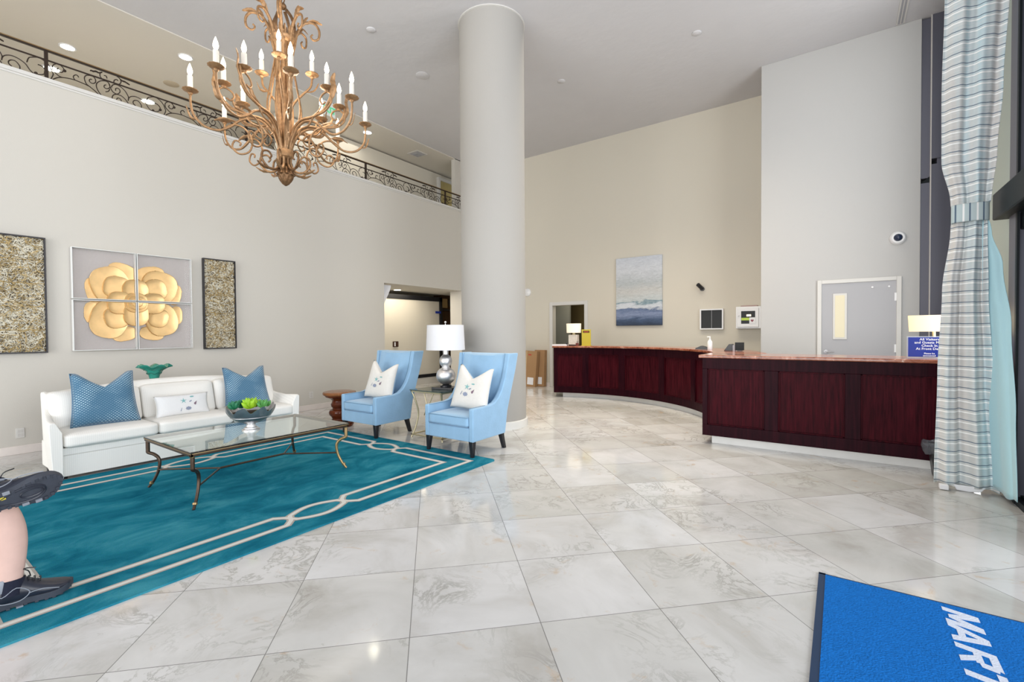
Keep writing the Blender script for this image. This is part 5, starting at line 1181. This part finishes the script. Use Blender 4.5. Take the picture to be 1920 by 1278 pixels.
pl = bpy.data.lights.new('chandelier_light', 'POINT'); pl.energy = 75; pl.color = (1.0, 0.86, 0.68); pl.shadow_soft_size = 0.45
o = bpy.data.objects.new('chandelier_light', pl); COL.objects.link(o); o.location = (-4.402, 2.436, 3.72)
# lower tier
mb = MB(); p = RZ([(.045, .02), (.07, .12), (.14, .235), (.24, .29), (.36, .26), (.45, .18), (.55, .125), (.66, .145), (.735, .23), (.755, .33), (.755, .41)]); mb.tube(p, taper(len(p), 0.014, 0.009), 8)
p = RZ([(.52, .135), (.43, .20), (.34, .18), (.28, .09), (.30, -.02), (.38, -.06), (.44, -.01), (.42, .055), (.375, .045), (.38, .015)]); mb.tube(p, taper(len(p), 0.009, 0.008), 7)
leaf(mb, [(.70, 0, .19), (.755, 0, .20), (.79, 0, .30)], 0.012); leaf(mb, [(.40, 0, .23), (.50, 0, .24), (.58, 0, .21)], 0.013)
arm0 = obj('lower_arm', mb, M['chgold'], K, smooth=60); candle_on(arm0, .755, .425)
ang = [-116, -70, -25, 19, 62, 106, 150, -162]
arm0.rotation_euler = (0, 0, math.radians(ang[0]))
for a in ang[1:]:
    c = copy_tree(arm0, K); c.rotation_euler = (0, 0, math.radians(a))
# middle tier
mb = MB(); p = RZ([(.035, .02), (.085, .20), (.19, .30), (.34, .315), (.46, .36), (.535, .46), (.55, .56)]); mb.tube(p, taper(len(p), 0.014, 0.011), 8)
p = RZ([(.40, .325), (.485, .355), (.545, .42), (.545, .485), (.50, .52), (.445, .50), (.42, .455), (.445, .415), (.48, .43)]); mb.tube(p, taper(len(p), 0.010, 0.008), 7)
leaf(mb, [(.53, 0, .42), (.575, 0, .52), (.565, 0, .62), (.59, 0, .68)], 0.022); leaf(mb, [(.30, 0, .31), (.40, 0, .36), (.44, 0, .44)], 0.016)
p = RZ([(.34, .315), (.28, .24), (.20, .22), (.16, .16), (.20, .11), (.25, .14), (.23, .175)]); mb.tube(p, taper(len(p), 0.009, 0.007), 6)
arm1 = obj('middle_arm', mb, M['chgold'], K, smooth=60); candle_on(arm1, .50, .545)
am = [-115, -67, -23, 17, 60, 106, 152, -161]
arm1.rotation_euler = (0, 0, math.radians(am[0]))
for a in am[1:]:
    c = copy_tree(arm1, K); c.rotation_euler = (0, 0, math.radians(a))
mb = MB(); p = RZ([(.03, .30), (.07, .48), (.16, .60), (.235, .69), (.25, .78)]); mb.tube(p, taper(len(p), 0.013, 0.009), 8)
leaf(mb, [(.20, 0, .63), (.27, 0, .66), (.31, 0, .74)], 0.014)
arm2 = obj('upper_arm', mb, M['chgold'], K, smooth=60); candle_on(arm2, .25, .80)
arm2.rotation_euler = (0, 0, math.radians(-38))
for a in (55, -157):
    c = copy_tree(arm2, K); c.rotation_euler = (0, 0, math.radians(a))

# ================================================================== CURTAIN
Cn = thing('curtain', 'tall striped grey and aqua curtain tied back at the right window', 'curtain', (0.9, 5.45, 0))
def tab(T, z):
    for (a, *va), (b, *vb) in zip(T, T[1:]):
        if z <= b: t_ = (z - a) / (b - a); t_ = t_ * t_ * (3 - 2 * t_); return [lerp(p, q, t_) for p, q in zip(va, vb)]
    return list(T[-1][1:])
ET = [(0.0, .681, 1.086, .055), (1.0, .70, 1.035, .050), (1.7, .725, 1.005, .045), (2.25, .775, .998, .030), (2.36, .785, .995, .022), (2.48, .772, 1.022, .030), (2.84, .712, 1.052, .028), (3.4, .708, 1.085, .026), (4.2, .72, 1.118, .026), (5.93, .73, 1.12, .026)]
def cur(u, v):
    z = 0.03 + v * (ZC - 0.04); xl, xr, am_ = tab(ET, z)
    ph = 2 * PI * (2.3 * u + 0.10 * math.sin(z * 0.9) + 0.2)
    y = 5.45 + 0.75 * am_ * math.sin(ph) + 0.012 * math.sin(5.2 * u + z * 0.7) - 0.16 * am_ * math.cos(2 * PI * 6.1 * u + 0.3 * z)
    x = lerp(xl, xr, u) + 0.004 * math.cos(ph)
    if z < 0.12: z += 0.012 * math.sin(11 * u)
    return (x, y, z)
mb = MB().grid(cur, 90, 130); o = obj('striped_panel', mb, M['curtain'], Cn, world=True, smooth=180, fix=False); q = o.modifiers.new('s', 'SOLIDIFY'); q.thickness = 0.004
LT = [(0.0, 1.12, 5.07), (0.7, 1.12, 5.16), (1.4, 1.115, 5.30), (1.9, 1.085, 5.42), (2.2, 1.02, 5.45), (2.36, 0.99, 5.45)]
def lin(u, v):
    z = 0.05 + v * 2.25; xe, ye = tab(LT, z); xs = tab(ET, z)[1] - 0.03
    w_ = 0.035 * (1 - v) * math.sin(PI * 2.4 * u + 0.6)
    x = lerp(xs, xe, u); y = lerp(5.47, ye, u) + w_ ; x = min(x, 1.122) - abs(w_) * 0.3
    return (x, y, z + (0.01 * math.sin(9 * u) if v < 0.02 else 0))
o = obj('aqua_lining', MB().grid(lin, 30, 50), M['lining'], Cn, world=True, smooth=180, fix=False); q = o.modifiers.new('s', 'SOLIDIFY'); q.thickness = 0.004
def lin2(u, v):
    z = 2.40 + v * (ZC - 2.42); xr = tab(ET, z)[1]
    return (lerp(xr - 0.04, xr + 0.012, u), 5.46 + 0.02 * u, z)
mb = MB(); pts = []
for i in range(49):
    a = 2 * PI * i / 48; pts.append((0.889 + 0.118 * math.cos(a), 5.45 + 0.062 * math.sin(a)))
vs = []
for z in (2.285, 2.30, 2.42, 2.435):
    for x, y in pts[:-1]: vs.append((x, y, z))
mb.add(vs, [(j * 48 + i, j * 48 + (i + 1) % 48, (j + 1) * 48 + (i + 1) % 48, (j + 1) * 48 + i) for j in range(3) for i in range(48)])
o = obj('tieback_band', mb, M['band'], Cn, world=True, smooth=60); q = o.modifiers.new('s', 'SOLIDIFY'); q.thickness = 0.006
mb = MB(); mb.box(0.705, 0.765, 5.37, 5.43, 0.004, 0.045); mb.prism([(0.82, 0.005), (0.90, 0.0), (0.97, 0.012), (1.0, 0.05), (0.80, 0.05)], 5.42, 5.44, 'y')
obj('lining_hem', mb, M['paper'], Cn, world=True, bevel=0.006)

# ================================================================== PERSON (only the crossed lower legs are in the picture)
Pn = thing('person', 'person seated at the left edge, legs crossed, in black sports shoes and dark socks', 'person', (-3.5, 0.2, 0))
V = [(-3.56, -0.20, 0.56), (-3.48, -0.16, 0.55), (-3.455, 0.13, 0.585), (-3.445, 0.37, 0.575), (-3.452, 0.415, 0.45), (-3.452, 0.425, 0.33), (-3.430, 0.425, 0.20), (-3.412, 0.42, 0.10), (-3.41, 0.425, 0.065),
     (-3.66, -0.16, 0.57), (-3.77, 0.06, 0.64), (-3.86, 0.24, 0.70), (-3.74, 0.29, 0.69), (-3.62, 0.32, 0.68), (-3.50, 0.34, 0.66), (-3.42, 0.355, 0.645), (-3.38, 0.39, 0.645), (-3.56, -0.28, 0.70)]
Ed = [(0, 1), (1, 2), (2, 3), (3, 4), (4, 5), (5, 6), (6, 7), (7, 8), (0, 9), (9, 10), (10, 11), (11, 12), (12, 13), (13, 14), (14, 15), (15, 16), (0, 17)]
Rr = [.13, .10, .085, .072, .080, .084, .062, .045, .030, .10, .085, .062, .066, .060, .048, .040, .035, .13]
me = bpy.data.meshes.new('legs'); o0 = (-3.5, 0.2, 0); me.from_pydata([(a - o0[0], b - o0[1], c - o0[2]) for a, b, c in V], Ed, [])
me.materials.append(M['skin']); body = bpy.data.objects.new('body', me); COL.objects.link(body); body.parent = Pn
q = body.modifiers.new('skin', 'SKIN'); q.use_smooth_shade = True
for i, r in enumerate(Rr): me.skin_vertices[0].data[i].radius = (r, r)
me.skin_vertices[0].data[0].use_root = True
q = body.modifiers.new('sub', 'SUBSURF'); q.levels = 2; q.render_levels = 2
mb = MB(); mb.tube(bez([(-3.49, -0.22, 0.56), (-3.465, 0.0, 0.58), (-3.455, 0.18, 0.585)], 4), [0.125, .122, .118, .114, .11, .108, .106, .104, .104], 18, cap=False)
mb.tube(bez([(-3.63, -0.22, 0.58), (-3.72, -0.02, 0.62), (-3.80, 0.10, 0.665)], 4), [0.125, .122, .118, .114, .11, .108, .106, .104, .104], 18, cap=False)
o = obj('shorts', mb, M['shorts'], Pn, world=True, smooth=60); q = o.modifiers.new('s', 'SOLIDIFY'); q.thickness = 0.006
def shoe(Mx, label_parent, seed):
    L_ = 0.315; Mx = Mx @ Matrix.Diagonal((1.02, 1.22, 1.18, 1))
    #      x,   half width left/right, sole z, top z
    secs = [(0.000, 0.022, 0.018, 0.055), (0.012, 0.036, 0.012, 0.095), (0.04, 0.042, 0.010, 0.118), (0.08, 0.042, 0.010, 0.122), (0.115, 0.042, 0.010, 0.122), (0.15, 0.046, 0.010, 0.104), (0.19, 0.052, 0.010, 0.078), (0.225, 0.055, 0.011, 0.064), (0.26, 0.053, 0.014, 0.055), (0.29, 0.043, 0.020, 0.048), (0.308, 0.028, 0.026, 0.044), (0.315, 0.008, 0.032, 0.038)]
    n = 22; vs = []
    for x, hw, z0, z1 in secs:
        for k in range(n):
            a = 2 * PI * k / n; c, s = math.cos(a), math.sin(a); yy = hw * math.copysign(abs(c) ** 0.75, c); zz = (z0 + z1) / 2 + (z1 - z0) / 2 * math.copysign(abs(s) ** 0.8, s)
            if s > 0: yy *= 1 - 0.30 * s * (1 if x < 0.2 else 0.5)
            vs.append((x, yy + 0.008 * math.sin(PI * x / L_), zz))
    N = len(secs); fs = [(i * n + k, i * n + (k + 1) % n, (i + 1) * n + (k + 1) % n, (i + 1) * n + k) for i in range(N - 1) for k in range(n)] + [tuple(range(n)), tuple((N - 1) * n + k for k in range(n))]
    up = obj('shoe', MB().add(vs, fs).xf(Mx), M['shoe'], label_parent, world=True, sub=1)
    # outsole with lugs
    out = [(0.0, 0.0), (0.005, 0.028), (0.03, 0.042), (0.10, 0.040), (0.14, 0.044), (0.20, 0.060), (0.245, 0.063), (0.285, 0.050), (0.312, 0.022), (0.322, 0.0)]
    top = bez([(x, y + 0.008 * math.sin(PI * x / L_), 0) for x, y in out], 3); bot = [(x, -y + 0.012 * math.sin(PI * x / L_) + 0.004, 0) for x, y, _ in [(a, b, 0) for a, b in out][1:-1]][::-1]
    poly = [(p[0], p[1]) for p in top] + [(p[0], p[1]) for p in bez(bot, 3)]
    mb = MB(); vs = []; P2 = poly; m2 = len(P2); zt = lambda x: 0.02 + 0.016 * max(0, (x - 0.22) / 0.1) ** 2; zb = lambda x: 0.0 + 0.016 * max(0, (x - 0.24) / 0.08) ** 2
    vs = [(x, y, zb(x)) for x, y in P2] + [(x, y * 1.03, zt(x) + 0.006) for x, y in P2]
    mb.add(vs, [tuple(range(m2 - 1, -1, -1)), tuple(range(m2, 2 * m2))] + [(i, (i + 1) % m2, m2 + (i + 1) % m2, m2 + i) for i in range(m2)])
    for i in range(0, m2, 2):
        x, y = P2[i]; cx_, cy_ = x * 0.95 + 0.008, y * 0.86 + 0.001
        mb.box(cx_ - 0.007, cx_ + 0.007, cy_ - 0.007, cy_ + 0.007, zb(x) - 0.005, zb(x) + 0.004)
    sl = obj('outsole', mb.xf(Mx), M['sole'], up, world=True, bevel=0.0015)
    mb = MB(); e = [(0.165 + 0.085 * math.cos(a), 0.008 + 0.030 * math.sin(a) * (1.1 + 0.3 * math.cos(a)), -0.002 + 0.006 * max(0, math.cos(a) - 0.6)) for a in [2 * PI * i / 26 for i in range(26)]]
    mb.tube(e, 0.0035, 5, closed=True); e = [(0.20 + 0.04 * math.cos(a), 0.008 + 0.018 * math.sin(a), -0.002) for a in [2 * PI * i / 20 for i in range(20)]]; mb.tube(e, 0.003, 5, closed=True)
    obj('tread_ridge', mb.xf(Mx), M['shoe'], up, world=True, smooth=60)
    for x, y in ((0.17, 0.052), (0.215, 0.058), (0.12, -0.030)): obj('sole_pad', MB().box(x - 0.012, x + 0.012, y - 0.006, y + 0.006, -0.0065, 0.0).xf(Mx), M['shoetrim'], up, world=True)
    obj('sole_logo', MB().box(0.085, 0.115, -0.016, -0.004, -0.004, -0.001).xf(Mx), M['shoeyellow'], up, world=True)
    for s in (-1, 1):
        mb = MB(); mb.tube(bez([(0.02, s * 0.037, 0.09), (0.06, s * 0.042, 0.06), (0.11, s * 0.043, 0.085), (0.155, s * 0.046, 0.055), (0.12, s * 0.047, 0.028), (0.06, s * 0.045, 0.032), (0.02, s * 0.038, 0.05)], 4), 0.0022, 5)
        mb.tube(bez([(0.15, s * 0.047, 0.05), (0.20, s * 0.050, 0.052), (0.26, s * 0.050, 0.034)], 4), 0.002, 5)
        obj('side_trim', mb.xf(Mx), M['shoetrim'], up, world=True, smooth=60)
    mb = MB(); mb.lathe([(0.040, 0.075), (0.043, 0.118), (0.038, 0.128), (0.034, 0.118), (0.034, 0.08)], (0.06, 0.004, 0), 20, sx=1.15)
    mb.prism([(0.10, 0.09), (0.092, 0.155), (0.104, 0.158), (0.135, 0.10)], -0.024, 0.030, 'y')
    obj('collar', mb.xf(Mx), M['shoetrim'], up, world=True, smooth=50)
    mb = MB()
    for k in range(5):
        x = 0.115 + 0.020 * k; z = 0.113 - 0.0085 * k; mb.tube(bez([(x, -0.020, z), (x + 0.006, 0.005, z + 0.009), (x + 0.004, 0.028, z)], 3), 0.0028, 5)
    mb.tube(bez([(0.112, 0.005, 0.12), (0.125, 0.03, 0.135), (0.16, 0.045, 0.115), (0.17, 0.052, 0.085)], 4), 0.0025, 5); mb.tube(bez([(0.112, 0.005, 0.12), (0.14, -0.02, 0.15), (0.18, -0.03, 0.145)], 4), 0.0025, 5)
    obj('laces', mb.xf(Mx), M['black'], up, world=True, smooth=60)
def frame(o_, xd, zd):
    x = Vector(xd).normalized(); z = Vector(zd); z = (z - x * z.dot(x)).normalized(); y = z.cross(x)
    m_ = Matrix((x, y, z)).transposed().to_4x4(); m_.translation = Vector(o_); return m_
shoe(frame((-3.425, 0.330, 0.018), (0.05, 1, 0), (0, 0, 1)), Pn, 1)
shoe(frame((-3.265, 0.285, 0.575), (0.03, 0.94, 0.20), (-0.90, 0.0, 0.40)), Pn, 2)
mb = MB(); mb.tube([(-3.414, 0.42, 0.075), (-3.420, 0.422, 0.11), (-3.426, 0.424, 0.152)], [0.050, 0.053, 0.057], 20); obj('sock', mb, M['sock'], Pn, world=True, smooth=60)
mb = MB(); mb.tube([(-3.36, 0.385, 0.645), (-3.42, 0.355, 0.645), (-3.475, 0.345, 0.655)], [0.046, 0.047, 0.052], 20); obj('sock', mb, M['sock'], Pn, world=True, smooth=60)
